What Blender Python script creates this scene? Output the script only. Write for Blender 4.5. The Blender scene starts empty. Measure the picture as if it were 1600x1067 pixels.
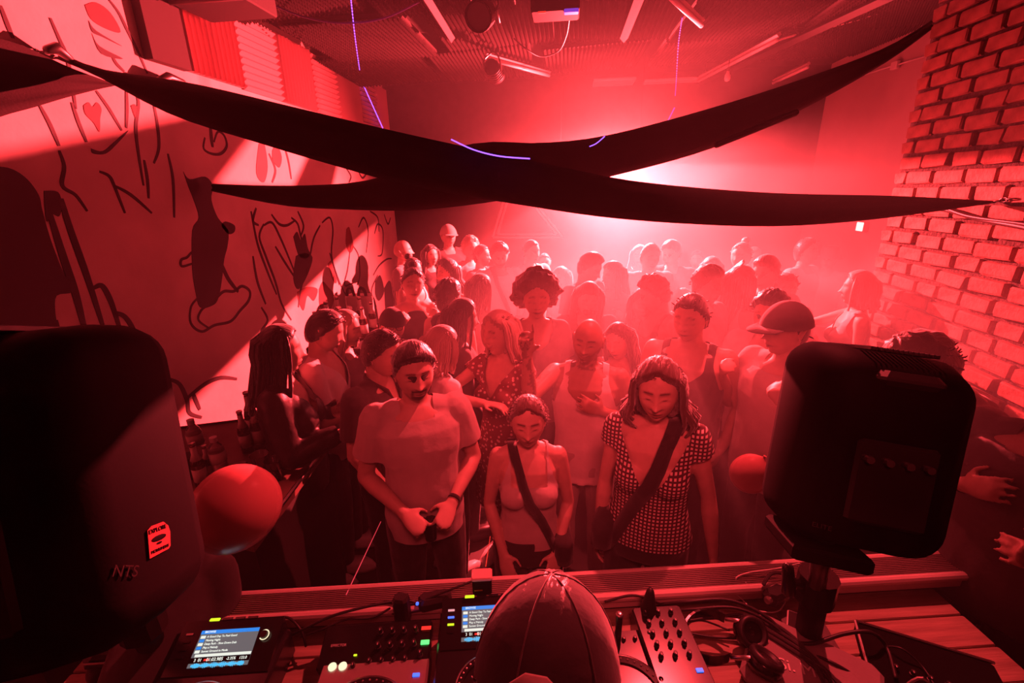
import bpy, math, random
import numpy as np
from mathutils import Vector, Matrix, Euler
random.seed(7); RNG = np.random.default_rng(11)
rad = math.radians
S = bpy.context.scene
COL = S.collection

# ---------------------------------------------------------------- camera
CAM_H = 2.35; FPX = 705.0
PITCH, YAW, ROLL = rad(18.5), rad(7.3), rad(1.08)
_f = np.array((-math.sin(YAW)*math.cos(PITCH), math.cos(YAW)*math.cos(PITCH), -math.sin(PITCH)))
_r = np.cross(_f, (0, 0, 1)); _r /= np.linalg.norm(_r); _u = np.cross(_r, _f)
_r, _u = _r*math.cos(ROLL)-_u*math.sin(ROLL), _u*math.cos(ROLL)+_r*math.sin(ROLL)
_C = np.array((0, 0, CAM_H))
cam = bpy.data.cameras.new('camera'); camo = bpy.data.objects.new('camera', cam); COL.objects.link(camo)
cam.sensor_width = 36.0; cam.lens = FPX*36.0/1600.0; cam.clip_start = 0.02
camo.matrix_world = Matrix(((_r[0], _u[0], -_f[0], 0), (_r[1], _u[1], -_f[1], 0), (_r[2], _u[2], -_f[2], CAM_H), (0, 0, 0, 1)))
S.camera = camo

def ray(px, py):
    d = _f + _r*(px-800)/FPX - _u*(py-533.5)/FPX
    return d/np.linalg.norm(d)
def AX(px, py, X): d = ray(px, py); return Vector(_C + d*X/d[0])
def AY(px, py, Y): d = ray(px, py); return Vector(_C + d*Y/d[1])
def AZ(px, py, Z): d = ray(px, py); return Vector(_C + d*(Z-CAM_H)/d[2])
def AR(px, py, R): return Vector(_C + ray(px, py)*R)

# ---------------------------------------------------------------- exposure, haze, lights
S.view_settings.view_transform = 'Standard'; S.view_settings.look = 'None'
S.view_settings.gamma = 1.0; S.view_settings.use_curve_mapping = False
S.view_settings.exposure = 0.0
try:
    S.cycles.use_denoising = True
    S.cycles.max_bounces = 8; S.cycles.volume_bounces = 1; S.cycles.transparent_max_bounces = 8
    S.cycles.diffuse_bounces = 1; S.cycles.glossy_bounces = 3; S.cycles.transmission_bounces = 5
    S.cycles.caustics_reflective = False; S.cycles.caustics_refractive = False
    S.cycles.sample_clamp_indirect = 4.0
except Exception:
    pass
RED = (1.0, 0.054, 0.064)
LAMP = Vector((0.50, 6.1, 2.64))
def light(name, kind, loc, energy, color=RED, size=0.1, target=None, spot=None, blend=0.3, spread=None):
    L = bpy.data.lights.new(name, kind); L.energy = energy; L.color = color
    if kind == 'AREA':
        L.shape = 'DISK'; L.size = size
        if spread: L.spread = spread
    else: L.shadow_soft_size = size
    if kind == 'SPOT': L.spot_size = spot; L.spot_blend = blend
    o = bpy.data.objects.new(name, L); COL.objects.link(o); o.location = loc
    if target is not None:
        o.rotation_euler = (Vector(target)-Vector(loc)).to_track_quat('-Z', 'Y').to_euler()
    return o
light('beam_lamp', 'SPOT', LAMP, 9200, size=0.012, target=(-.5, 1.0, .7), spot=rad(158), blend=.85)
light('added_ledge_spot', 'SPOT', (0.75, 2.6, 3.6), 470, size=0.03, target=(.15, 1.35, 1.1), spot=rad(56), blend=.4)  # added spot without a visible source; brightens the ledge and front-row rims
light('front_fill', 'AREA', (0.2, -0.35, 3.3), 4.5, size=0.5, target=(0.05, 2.3, 1.0), spread=rad(50))  # unseen fill added to lift the fronts of the front row

W = bpy.data.worlds.new('club_air'); S.world = W; W.use_nodes = True
nt = W.node_tree; nt.nodes.clear()
wo = nt.nodes.new('ShaderNodeOutputWorld'); bg = nt.nodes.new('ShaderNodeBackground')
bg.inputs['Color'].default_value = (0, 0, 0, 1); nt.links.new(bg.outputs[0], wo.inputs['Surface'])
vs = nt.nodes.new('ShaderNodeVolumeScatter')
vs.inputs['Color'].default_value = (1, 1, 1, 1); vs.inputs['Anisotropy'].default_value = 0.38
# haze hangs thickest over the right rear of the floor and thins towards the booth, the left corner and the ceiling
def _n(t): return nt.nodes.new(t)
def _math(op, a, b=None):
    n = _n('ShaderNodeMath'); n.operation = op
    for i, v in enumerate((a, b)):
        if v is None: continue
        if isinstance(v, (int, float)): n.inputs[i].default_value = v
        else: nt.links.new(v, n.inputs[i])
    return n.outputs[0]
def _ramp(src, a, b, lo=0.0, hi=1.0):
    n = _n('ShaderNodeMapRange'); n.interpolation_type = 'SMOOTHSTEP'
    for k, v in (('From Min', a), ('From Max', b), ('To Min', lo), ('To Max', hi)): n.inputs[k].default_value = v
    nt.links.new(src, n.inputs['Value']); return n.outputs[0]
geo = _n('ShaderNodeNewGeometry'); sep = _n('ShaderNodeSeparateXYZ'); nt.links.new(geo.outputs['Position'], sep.inputs[0])
nz = _n('ShaderNodeTexNoise'); nz.inputs['Scale'].default_value = 0.9; nz.inputs['Detail'].default_value = 2; nt.links.new(geo.outputs['Position'], nz.inputs['Vector'])
hi = _math('MULTIPLY', _ramp(sep.outputs[1], 3.0, 4.7), _ramp(sep.outputs[2], 2.95, 2.3, .08, 1.0))
hi = _math('MULTIPLY', hi, _ramp(sep.outputs[1], 5.7, 4.0, .10, 1.0))
lo = _math('MULTIPLY', _ramp(sep.outputs[1], 0.9, 2.8), _ramp(sep.outputs[2], 2.15, 1.5))
lo = _math('MULTIPLY', lo, _ramp(sep.outputs[1], 5.7, 4.2, .10, 1.0))
d = _math('MULTIPLY', _math('MAXIMUM', hi, lo), _ramp(sep.outputs[0], -1.5, 1.1))
d = _math('MULTIPLY', d, _ramp(nz.outputs['Fac'], .3, .7, .55, 1.45))
d = _math('ADD', _math('MULTIPLY', d, 0.25), 0.007)
nt.links.new(d, vs.inputs['Density'])
nt.links.new(vs.outputs[0], wo.inputs['Volume'])
try: W.cycles.volume_step_size = 1.2; S.cycles.volume_max_steps = 12
except Exception: pass

# ---------------------------------------------------------------- materials
_mats = {}
def mat(name, color, rough=0.6, metal=0.0, noise=0.0, nscale=8.0, bump=0.0, bscale=60.0, emit=None, estr=1.0,
        trans=0.0, spec=None, tone=False, sheen=0.0, stretch=None, ior=None, sss=0.0):
    if name in _mats: return _mats[name]
    m = bpy.data.materials.new(name); m.use_nodes = True; n = m.node_tree
    b = n.nodes['Principled BSDF']; b.inputs['Base Color'].default_value = (*color, 1)
    b.inputs['Roughness'].default_value = rough; b.inputs['Metallic'].default_value = metal
    if spec is not None: b.inputs['Specular IOR Level'].default_value = spec
    if trans: b.inputs['Transmission Weight'].default_value = trans
    if ior: b.inputs['IOR'].default_value = ior
    if sheen: b.inputs['Sheen Weight'].default_value = sheen
    if emit: b.inputs['Emission Color'].default_value = (*emit, 1); b.inputs['Emission Strength'].default_value = estr
    tc = None
    if noise or bump:
        tc = n.nodes.new('ShaderNodeTexCoord'); src = tc.outputs['Object']
        if stretch:
            mp = n.nodes.new('ShaderNodeMapping'); mp.inputs['Scale'].default_value = stretch
            n.links.new(src, mp.inputs['Vector']); src = mp.outputs[0]
    out = None
    if noise:
        nz = n.nodes.new('ShaderNodeTexNoise'); nz.inputs['Scale'].default_value = nscale; nz.inputs['Detail'].default_value = 5
        n.links.new(src, nz.inputs['Vector'])
        mr = n.nodes.new('ShaderNodeMapRange'); mr.inputs['From Min'].default_value = 0.3; mr.inputs['From Max'].default_value = 0.7
        mr.inputs['To Min'].default_value = 1-noise; mr.inputs['To Max'].default_value = 1+noise
        n.links.new(nz.outputs['Fac'], mr.inputs['Value'])
        mx = n.nodes.new('ShaderNodeVectorMath'); mx.operation = 'SCALE'; mx.inputs[0].default_value = color
        n.links.new(mr.outputs[0], mx.inputs['Scale']); out = mx.outputs[0]
    if tone:
        at = n.nodes.new('ShaderNodeAttribute'); at.attribute_name = 'tone'
        mm = n.nodes.new('ShaderNodeVectorMath'); mm.operation = 'MULTIPLY'
        if out: n.links.new(out, mm.inputs[0])
        else: mm.inputs[0].default_value = color
        n.links.new(at.outputs['Color'], mm.inputs[1]); out = mm.outputs[0]
    if out: n.links.new(out, b.inputs['Base Color'])
    if bump:
        nb = n.nodes.new('ShaderNodeTexNoise'); nb.inputs['Scale'].default_value = bscale; nb.inputs['Detail'].default_value = 4
        n.links.new(src, nb.inputs['Vector'])
        bp = n.nodes.new('ShaderNodeBump'); bp.inputs['Strength'].default_value = bump; bp.inputs['Distance'].default_value = 0.01
        n.links.new(nb.outputs['Fac'], bp.inputs['Height']); n.links.new(bp.outputs[0], b.inputs['Normal'])
    _mats[name] = m
    return m
M = dict(
    plaster=mat('painted_plaster', (0.62, 0.5, 0.47), 0.85, noise=0.16, nscale=2.2, bump=0.25, bscale=14),
    dark_paint=mat('dark_wall_paint', (0.035, 0.025, 0.025), 0.8, noise=0.2),
    pale_wall=mat('pale_wall_paint', (0.42, 0.34, 0.33), 0.85, noise=0.12, nscale=1.5),
    floor=mat('dark_floor', (0.06, 0.05, 0.05), 0.45, noise=0.3, nscale=3),
    foam=mat('acoustic_foam', (0.035, 0.026, 0.026), 0.95),
    foam_dark=mat('dark_foam', (0.05, 0.04, 0.04), 0.95),
    wfoam=mat('wedge_foam', (0.55, 0.3, 0.3), 0.95),
    board=mat('dark_board', (0.03, 0.025, 0.025), 0.8),
    mortar=mat('mortar', (0.06, 0.05, 0.045), 0.95, noise=0.5, nscale=30, bump=1.0, bscale=50),
    brick=mat('brick_clay', (0.32, 0.15, 0.12), 0.85, noise=0.35, nscale=9, bump=0.5, bscale=45),
    band=mat('black_stretch_fabric', (0.02, 0.011, 0.013), 0.95, noise=0.15, nscale=5, bump=0.2, bscale=90),
    paint=mat('mural_black_paint', (0.035, 0.025, 0.03), 0.7),
    paint_red=mat('mural_red_paint', (0.2, 0.05, 0.05), 0.7, noise=0.15),
    black=mat('black_plastic', (0.004, 0.003, 0.004), 0.7, spec=.08, bump=0.03, bscale=200),
    gloss=mat('gloss_black', (0.012, 0.012, 0.013), 0.22),
    rubber=mat('black_rubber', (0.02, 0.018, 0.02), 0.45),
    metal=mat('steel', (0.5, 0.48, 0.48), 0.28, 1.0),
    dmetal=mat('dark_steel', (0.12, 0.11, 0.11), 0.4, 0.8),
    white=mat('white_plastic', (0.75, 0.72, 0.7), 0.4),
    rib=mat('ribbed_plastic', (0.62, 0.52, 0.5), 0.38, noise=.08, nscale=3),
    wood=mat('worn_wood', (0.36, 0.26, 0.2), 0.6, noise=0.25, nscale=4, stretch=(1, 12, 12), bump=0.3, bscale=10),
)

# ---------------------------------------------------------------- mesh helpers
class MB:
    def __init__(s): s.v = []; s.f = []; s.n = 0; s.mi = []
    def add(s, v, f, mi=0):
        v = np.asarray(v, float).reshape(-1, 3); s.v.append(v)
        s.f += [tuple(i+s.n for i in q) for q in f]; s.mi += [mi]*len(f); s.n += len(v); return s
    def loft(s, rings, capa=True, capb=True, closed=True, mi=0):
        k = len(rings[0]); n = len(rings); V = np.array([list(map(tuple, r)) for r in rings]).reshape(-1, 3); F = []
        kk = k if closed else k-1
        for i in range(n-1):
            for j in range(kk):
                a = i*k+j; b = i*k+(j+1) % k; F.append((a, b, b+k, a+k))
        if capa: F.append(tuple(range(k-1, -1, -1)))
        if capb: F.append(tuple((n-1)*k+j for j in range(k)))
        return s.add(V, F, mi)
    def box(s, c, size, rot=None, mi=0):
        x, y, z = size[0]/2, size[1]/2, size[2]/2
        v = np.array([(a, b, d) for a in (-x, x) for b in (-y, y) for d in (-z, z)])
        if rot is not None: v = v @ np.array(rot.to_3x3() if hasattr(rot, 'to_3x3') else rot).T
        return s.add(v+np.array(c), [(0, 1, 3, 2), (4, 6, 7, 5), (0, 4, 5, 1), (2, 3, 7, 6), (0, 2, 6, 4), (1, 5, 7, 3)], mi)
    def bbox(s, c, size, bev=0.004, rot=None, mi=0):      # box with chamfered edges
        x, y, z = size[0]/2, size[1]/2, size[2]/2; b = min(bev, x*.9, y*.9, z*.9)
        def ring(zz, d):
            X, Y = x-d, y-d
            return [(-X+b, -Y, zz), (X-b, -Y, zz), (X, -Y+b, zz), (X, Y-b, zz), (X-b, Y, zz), (-X+b, Y, zz), (-X, Y-b, zz), (-X, -Y+b, zz)]
        R = [ring(-z, b*.7), ring(-z+b, 0), ring(z-b, 0), ring(z, b*.7)]
        R = np.array(R)
        if rot is not None: R = R @ np.array(rot.to_3x3() if hasattr(rot, 'to_3x3') else rot).T
        return s.loft(R+np.array(c), mi=mi)
    def tube(s, pts, r, n=8, caps=True, flat=1.0, up=(0, 0, 1), rounded=False, mi=0, closed=False):
        P = [Vector(p) for p in pts]; R = r if isinstance(r, (list, tuple)) else [r]*len(P)
        rings = []; ref = Vector(up)
        T = []
        for i in range(len(P)):
            a = P[max(i-1, 0)]; b = P[min(i+1, len(P)-1)]; t = (b-a)
            T.append(t.normalized() if t.length > 1e-9 else Vector((0, 0, 1)))
        if abs(T[0].dot(ref)) > .9: ref = Vector((1, 0, 0)) if abs(T[0].x) < .8 else Vector((0, 1, 0))
        u = (ref - T[0]*ref.dot(T[0])).normalized()
        def ringat(p, t, u, rr, fl):
            w = t.cross(u)
            ru, rw = (rr if isinstance(rr, tuple) else (rr*fl, rr))
            return [p+u*(math.cos(2*math.pi*j/n)*ru)+w*(math.sin(2*math.pi*j/n)*rw) for j in range(n)]
        def sc(rr, k): return (rr[0]*k, rr[1]*k) if isinstance(rr, tuple) else rr*k
        def mr(rr): return max(rr) if isinstance(rr, tuple) else rr
        for i in range(len(P)):
            t = T[i]; u = (u - t*u.dot(t))
            u = u.normalized() if u.length > 1e-6 else t.orthogonal().normalized()
            if i == 0 and rounded:
                for a in (0.15, 0.55, 0.85):
                    rings.append(ringat(P[0]-t*mr(R[0])*math.sqrt(1-a*a), t, u, sc(R[0], a), flat))
            rings.append(ringat(P[i], t, u, R[i], flat))
            if i == len(P)-1 and rounded:
                for a in (0.85, 0.55, 0.15):
                    rings.append(ringat(P[i]+t*mr(R[i])*math.sqrt(1-a*a), t, u, sc(R[i], a), flat))
        return s.loft(rings, caps, caps, mi=mi)
    def ell(s, c, r, rot=None, nu=12, nv=8, mi=0):
        V = [(0, 0, -1)]
        for i in range(1, nv):
            a = math.pi*i/nv-math.pi/2
            V += [(math.cos(a)*math.cos(2*math.pi*j/nu), math.cos(a)*math.sin(2*math.pi*j/nu), math.sin(a)) for j in range(nu)]
        V.append((0, 0, 1)); V = np.array(V)*np.array(r)
        if rot is not None: V = V @ np.array(rot).T
        F = [(0, 1+(j+1) % nu, 1+j) for j in range(nu)]
        for i in range(nv-2):
            for j in range(nu):
                a = 1+i*nu+j; b = 1+i*nu+(j+1) % nu; F.append((a, b, b+nu, a+nu))
        e = 1+(nv-1)*nu; k = 1+(nv-2)*nu
        F += [(e, k+j, k+(j+1) % nu) for j in range(nu)]
        return s.add(V+np.array(c), F, mi)
    def lathe(s, prof, c=(0, 0, 0), n=20, rot=None, mi=0):
        R = np.array([[(r*math.cos(2*math.pi*j/n), r*math.sin(2*math.pi*j/n), z) for j in range(n)] for r, z in prof])
        if rot is not None: R = R @ np.array(rot).T
        return s.loft(R+np.array(c), mi=mi)
    def mesh(s, name, m, smooth=False):
        me = bpy.data.meshes.new(name)
        V = np.concatenate(s.v) if s.v else np.zeros((0, 3))
        me.from_pydata(V.tolist(), [], s.f)
        for q in (m if isinstance(m, (list, tuple)) else [m]): me.materials.append(q)
        if any(s.mi): me.polygons.foreach_set('material_index', s.mi)
        if smooth: me.polygons.foreach_set('use_smooth', [True]*len(me.polygons))
        me.update(); return me
    def build(s, name, m, parent=None, smooth=False):
        return link(name, s.mesh(name, m, smooth), parent)
def link(name, me, parent=None, loc=None, rot=None):
    o = bpy.data.objects.new(name, me); COL.objects.link(o)
    if parent: o.parent = parent
    if loc is not None: o.location = loc
    if rot is not None: o.rotation_euler = rot
    return o
def tag(o, label=None, cat=None, group=None, kind=None):
    if label: o['label'] = label
    if cat: o['category'] = cat
    if group: o['group'] = group
    if kind: o['kind'] = kind
    return o
def thing(name, label, cat, loc=(0, 0, 0), rotz=0.0, group=None):
    o = bpy.data.objects.new(name, None); COL.objects.link(o); o.empty_display_size = .05
    o.location = loc; o.rotation_euler = (0, 0, rotz)
    return tag(o, label, cat, group)
def struct(name, mb, m, parent=None): return tag(mb.build(name, m, parent), kind='structure')
def catmull(P, k=6):
    P = [Vector(p) for p in P]; out = []
    for i in range(len(P)-1):
        a, b, c, d = P[max(i-1, 0)], P[i], P[i+1], P[min(i+2, len(P)-1)]
        for j in range(k):
            t = j/k
            out.append(0.5*((2*b)+(c-a)*t+(2*a-5*b+4*c-d)*t*t+(-a+3*b-3*c+d)*t**3))
    out.append(P[-1]); return out
# ---------------------------------------------------------------- room shell
XL, XR, XB, YB, ZC = -2.6, 3.15, 2.3, 6.75, 3.75      # left wall, right wall, brick wall, back wall, ceiling
YF, YE = -0.9, 3.72                                     # rear wall behind the camera, end of the brick wall
t = 0.12
struct('floor', MB().box(((XL+XR)/2, (YB+YF)/2, -0.06), (XR-XL+.4, YB-YF+.4, .12)), M['floor'])
wl = struct('wall_left', MB().box((XL-t/2, (YB+YF)/2, ZC/2), (t, YB-YF, ZC)), M['plaster'])
struct('wall_far', MB().box(((XL+XR)/2, YB+t/2, ZC/2), (XR-XL+2*t, t, ZC)), M['dark_paint'])
struct('wall_near', MB().box(((XL+XR)/2, YF-t/2, ZC/2), (XR-XL+2*t, t, ZC)), M['dark_paint'])
struct('wall_recess', MB().box((XR+t/2, (YB+YE)/2, ZC/2), (t, YB-YE+.1, ZC)), M['pale_wall'])
br = struct('wall_right', MB().box(((XB+XR)/2+.03, (YE+YF)/2, ZC/2), (XR-XB+.06-.0, YE-YF, ZC)), M['mortar'])
br.location.x = 0.012
ce = struct('ceiling', MB().box(((XL+XR)/2, (YB+YF)/2, ZC+.06), (XR-XL+.3, YB-YF+.3, .12)), M['board'])
# bricks on the right wall, each one a part (face of the wall and its end jamb)
def brick_mesh(i, L):
    rr = np.random.default_rng(100+i); x, y, z = .035, L/2, .037
    nx = 4; V = []; F = []
    m = MB().bbox((0, 0, 0), (.05, L, .074), .008)
    v = m.v[0]; v += rr.normal(0, .0028, v.shape); v[:, 0] += rr.normal(0, .003)
    return m.mesh('brick', M['brick'])
bm = [brick_mesh(i, L) for i, L in enumerate((.215, .22, .21, .225, .16, .20, .105))]
nb = 0; zc = 0.62; row = 0; stuffb = MB()
while zc < ZC-.04:
    y = YE-.005-(0 if row % 2 else .115)-random.uniform(0, .02)
    if row % 2 == 0:
        b = link('brick', bm[6], br, (XB, YE-.057, zc)); nb += 1
    while y > 1.45:
        i = random.choice((0, 0, 1, 1, 2, 3, 3, 5, 4)); L = (.215, .22, .21, .225, .16, .20)[i]
        dz = random.uniform(-.005, .005)
        if y-L > 1.9 and zc > 0.95 or (y-L > 2.4) and nb < 299:
            b = link('brick', bm[i], br, (XB+random.uniform(-.006, .004), y-L/2, zc+dz), (random.uniform(-.02, .02), random.uniform(-.04, .04), random.uniform(-.03, .03))); nb += 1
        else:
            stuffb.bbox((XB, y-L/2, zc+dz), (.05, L, .074), .008)
        y -= L+random.uniform(.014, .026)
    zc += .098; row += 1
tag(stuffb.build('brick', M['brick'], br), kind='stuff')
# acoustic egg-crate tiles on the ceiling, each one a part; seams and sagging corners differ
def egg(nx, ny, pitch, h, amp):
    m = MB(); V = []; F = []
    NX, NY = nx*2+1, ny*2+1
    for j in range(NY):
        for i in range(NX):
            hh = -h if (i % 2 and j % 2) else (0 if (i % 2 == 0 and j % 2 == 0) else -h*.35)
            V.append((i*pitch/2-nx*pitch/2, j*pitch/2-ny*pitch/2, hh))
    for j in range(NY-1):
        for i in range(NX-1):
            a = j*NX+i; c = (a, a+NX, a+NX+1, a+1)
            if (i % 2) != (j % 2): F += [(c[0], c[1], c[2]), (c[0], c[2], c[3])]
            else: F += [(c[1], c[2], c[3]), (c[1], c[3], c[0])]
    m.add(V, F); m.box((0, 0, .02), (nx*pitch, ny*pitch, .02)); return m
tile = egg(26, 26, .0385, .04, 0).mesh('foam_tile', M['foam'])
tx = .036*28
yy = 1.3; r = 0
while yy < YB-.5:
    xx = XL+.55+(.25 if r % 2 else 0); c = 0
    while xx < XR-.1:
        if not (xx > XB-.3 and yy < YE-.3):
            sag = random.uniform(.02, .09)
            link('foam_tile', tile, ce, (xx, yy, ZC-.05-sag), (rad(random.uniform(-2.5, 2.5)), rad(random.uniform(-2.5, 2.5)), rad(random.uniform(-1.5, 1.5))))
        xx += tx+random.choice((.01, .02, .12)); c += 1
    yy += tx+.02; r += 1
# dark battens under the ceiling
for p0, p1 in (((705, 60), (655, -20)), ((975, 60), (1010, -30)), ((1095, 130), (1400, -10))):
    a, b = AZ(*p0, ZC-.17), AZ(*p1, ZC-.17)
    tag(MB().tube([a, b], .035, 4).build('trim_batten', M['board'], ce))
# pale flat panels at the far end of the ceiling
for a, b in ((925, 990), (1003, 1090)):
    p, q = AZ(a, 131, ZC-.12), AZ(b, 131, ZC-.12); c = (p+q)/2
    MB().bbox((c.x, c.y, c.z), (abs(q.x-p.x)*.97, .55, .03), .006).build('ceiling_panel', M['white'], ce)
# wedge foam panels high on the left wall, alternately upright and lying
def wedge(w, h, n, vertical):
    m = MB(); R = []
    d = .05; L = w if vertical else h
    prof = [(0.0, 0)]
    for i in range(n): prof += [(d, (i+.5)/n), (.012, (i+1)/n)]
    prof = [(.012 if i == 0 else a, b) for i, (a, b) in enumerate(prof)]
    for (u) in (0, 1):
        rg = [(0, 0)]+prof+[(0, 1)]
        rg = [(-.0, 0)]+prof+[(0.0, 1)]
        if vertical: R.append([(a, (b-.5)*w, (u-.5)*h) for a, b in rg])
        else: R.append([(a, (u-.5)*w, (b-.5)*h) for a, b in rg])
    return m.loft(R).mesh('foam_panel', M['wfoam'])
yy = 3.18; i = 0
wm = [wedge(.56, .54, 11, True), wedge(.50, .54, 11, False)]
while yy < 6.5:
    v = i % 2 == 0; w = .56 if v else .5
    link('foam_panel', wm[0 if v else 1], wl, (XL+.003, yy+w/2, 3.42+random.uniform(-.01, .01)), (0, 0, 0))
    yy += w+.008; i += 1
MB().box((XL+.03, 3.02, 3.42), (.06, .3, .54)).build('foam_panel', M['foam_dark'], wl)
# triangle frame on the far wall
def onfar(px, py, o=.03): return AY(px, py, YB-o)
tr = thing('triangle_frame', 'large triangular light frame mounted on the dark far wall', 'wall decoration', onfar(823, 345, 0))
T = [onfar(800, 270), onfar(770, 371), onfar(880, 371)]
for k in (1.0, .84):
    c = (T[0]+T[1]+T[2])/3
    Q = [c+(q-c)*k-Vector(tr.location) for q in T]
    for a in range(3): MB().tube([Q[a], Q[(a+1) % 3]], .018, 6).build('frame_bar', M['pale_wall'], tr)
# small lit sign box on the right part of the far wall
e = AX(1348, 354, XR-.03)
sb = thing('exit_light', 'small glowing white light box on the smooth wall behind the bricks', 'light box', e, rotz=-math.pi/2)
MB().bbox((0, 0.004, 0), (.13, .05, .11), .008).build('housing', M['black'], sb)
MB().bbox((0, -.03, 0), (.11, .012, .09), .004).build('lit_face', mat('lit_white', (1, .8, .75), .4, emit=(1, .8, .75), estr=1.6), sb)
# cable with clip running along the recess wall
def cable(name, pts, r, m, label, cat='cable', group=None, k=8):
    P = catmull(pts, k); o = Vector(P[0])
    b = MB().tube([p-o for p in P], r, 6).build(name, m, smooth=True); b.location = o
    return tag(b, label, cat, group)
pts = [AX(1300, 130, XR-.03), AX(1340, 120, XR-.03), AX(1385, 106, XR-.03), AX(1400, 102, XR-.03), AX(1425, 94, XR-.03), AX(1465, 82, XR-.03)]
cable('wall_cable', pts, .008, M['white'], 'thin pale cable running up the smooth right wall beside the bricks')
j = AX(1399, 102, XR-.035)
tag(MB().bbox((0, 0, 0), (.04, .09, .07), .006).build('junction_box', M['white']), 'small pale junction box on the cable of the smooth right wall', 'junction box').location = j
# ---------------------------------------------------------------- stretched fabric bands
def band(name, top, bot, depth, label, thick=.012, m=None, cat='fabric band', seg=8, nring=6):
    """top / bottom edges as sight lines met with a vertical plane running from depth[0] to depth[1] (x, y) points"""
    (x0, y0), (x1, y1) = depth
    nrm = Vector((y1-y0, -(x1-x0), 0)); p0 = Vector((x0, y0, 0))
    def hit(px, py):
        d = Vector(ray(px, py)); t = (p0-Vector(_C)).dot(nrm)/d.dot(nrm); return Vector(_C)+d*t
    def samp(poly, n):
        P = [Vector((a, b, 0)) for a, b in poly]; P = catmull(P, 10)
        L = [0]
        for i in range(1, len(P)): L.append(L[-1]+(P[i]-P[i-1]).length)
        out = []
        for k in range(n):
            s = L[-1]*k/(n-1); i = max(j for j in range(len(L)) if L[j] <= s+1e-9); i = min(i, len(P)-2)
            u = (s-L[i])/max(L[i+1]-L[i], 1e-9); out.append(P[i].lerp(P[i+1], u))
        return out
    n = 40; A = samp(top, n); B = samp(bot, n); ring = []; nn = nrm.normalized()
    if nn.y > 0: nn = -nn
    for a, b in zip(A, B):
        a3, b3 = hit(a.x, a.y), hit(b.x, b.y); w = (a3-b3).length; q = []
        m_ = 7
        for s in range(m_+1):
            u = s/m_; q.append(a3.lerp(b3, u)+nn*(math.sin(math.pi*u)*w*.22+.012*math.sin(u*9)))
        for s in range(m_, -1, -1):
            u = s/m_; q.append(a3.lerp(b3, u)+nn*(math.sin(math.pi*u)*w*.22+.012*math.sin(u*9)-thick))
        ring.append(q)
    o = Vector(ring[0][0])
    mb = MB().loft([[p-o for p in q] for q in ring])
    ob = mb.build(name, m or M['band'], smooth=True); ob.location = o
    return tag(ob, label, cat, 'black fabric bands stretched across the room')
# lower band A: from the left wall down across the middle and up to the bricks
band('fabric_band', [(92, 82), (160, 108), (300, 130), (450, 165), (600, 201), (740, 232), (870, 259), (1000, 284), (1200, 301), (1400, 306), (1555, 314)],
     [(88, 92), (150, 118), (270, 180), (400, 222), (520, 258), (640, 290), (800, 318), (950, 340), (1100, 351), (1230, 353), (1380, 341), (1555, 317)],
     ((XL+.05, 2.33), (XB-.03, 2.86)), 'long black fabric band sagging from the chain at upper left to the brick wall')
# rear band B: from the top of the bricks, sagging behind A, to the left wall
band('fabric_band', [(1455, 32), (1380, 76), (1240, 128), (1100, 172), (950, 211), (850, 223), (760, 222), (690, 236), (640, 262), (560, 284), (450, 290), (332, 287)],
     [(1458, 44), (1380, 100), (1243, 176), (1100, 236), (950, 277), (860, 300), (790, 312), (720, 322), (640, 329), (560, 328), (450, 322), (332, 299)],
     ((XL+.05, 3.12), (XB+.3, 3.86)), 'black fabric band rising behind the first to the top of the bricks')
# third one, slack at the far left
band('fabric_band', [(-160, 20), (-60, 52), (0, 62), (40, 75), (100, 103), (150, 122), (178, 132)],
     [(-160, 262), (-60, 206), (0, 182), (50, 168), (100, 153), (150, 140), (178, 134)],
     ((XL+.3, 1.0), (XL+.1, 2.75)), 'slack triangular end of black fabric hanging at the far upper left')
# hem stick under band B
a, b = AY(1243, 176, 3.55), AY(1120, 226, 3.5)
tag(MB().tube([Vector((0, 0, 0)), b-a], .022, 8, rounded=True).build('fabric_rod', M['band'], smooth=True), 'dark rod end sticking out of the rear fabric band', 'rod').location = a
# chains and hooks
def chain(a, b, n, label):
    a, b = Vector(a), Vector(b); d = (b-a); L = d.length/n
    c = thing('chain', label, 'chain', a); q = d.to_track_quat('Z', 'Y')
    for i in range(n):
        R = q.to_matrix() @ Matrix.Rotation(math.pi/2*(i % 2), 3, 'Z')
        P = [Vector((math.cos(t)*L*.28, 0, math.sin(t)*L*.62+(i+.5)*L)) for t in [k*math.pi/6 for k in range(13)]]
        P = [(R @ Vector((p.x, p.y, 0)))+(q.to_matrix() @ Vector((0, 0, p.z))) for p in P]
        MB().tube(P, L*.09, 5).build('link', M['dmetal'], c, True)
    return c
chain(AX(0, 66, XL+.05), AX(78, 84, XL+.06), 8, 'steel chain holding the fabric band at upper left')
chain(AX(212, 124, XL+.06), AX(282, 127, XL+.08), 6, 'short chain and hook over the fabric band beneath the wall hearts')
chain(AX(1552, 315, XB-.02), AX(1585, 310, XB-.02), 3, 'short chain on the bricks at the right end of the band')
for k, (p, q, ox) in enumerate((((75, 78), (110, 92), .08), ((250, 125), (286, 128), .09))):
    a, b = AX(*p, XL+ox), AX(*q, XL+ox)
    h = MB().tube([Vector((0, 0, 0)), (b-a)*.3+Vector((.015, 0, .02)), (b-a)], [.02, .028, .016], 8, rounded=True).build('hook', M['dmetal'], smooth=True)
    h.location = a; tag(h, ('carabiner hook at the chained upper left end of the long band', 'rounded hook lying on the long band under the hearts')[k], 'hook')
cable('rope', [AX(1435, 322, XB-.03), AX(1480, 328, XB-.03), AX(1530, 342, XB-.04), AX(1600, 355, XB-.05), AX(1660, 370, XB-.05)], .014, M['rubber'], 'dark rope tied along the brick wall below the band', 'rope')
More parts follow.
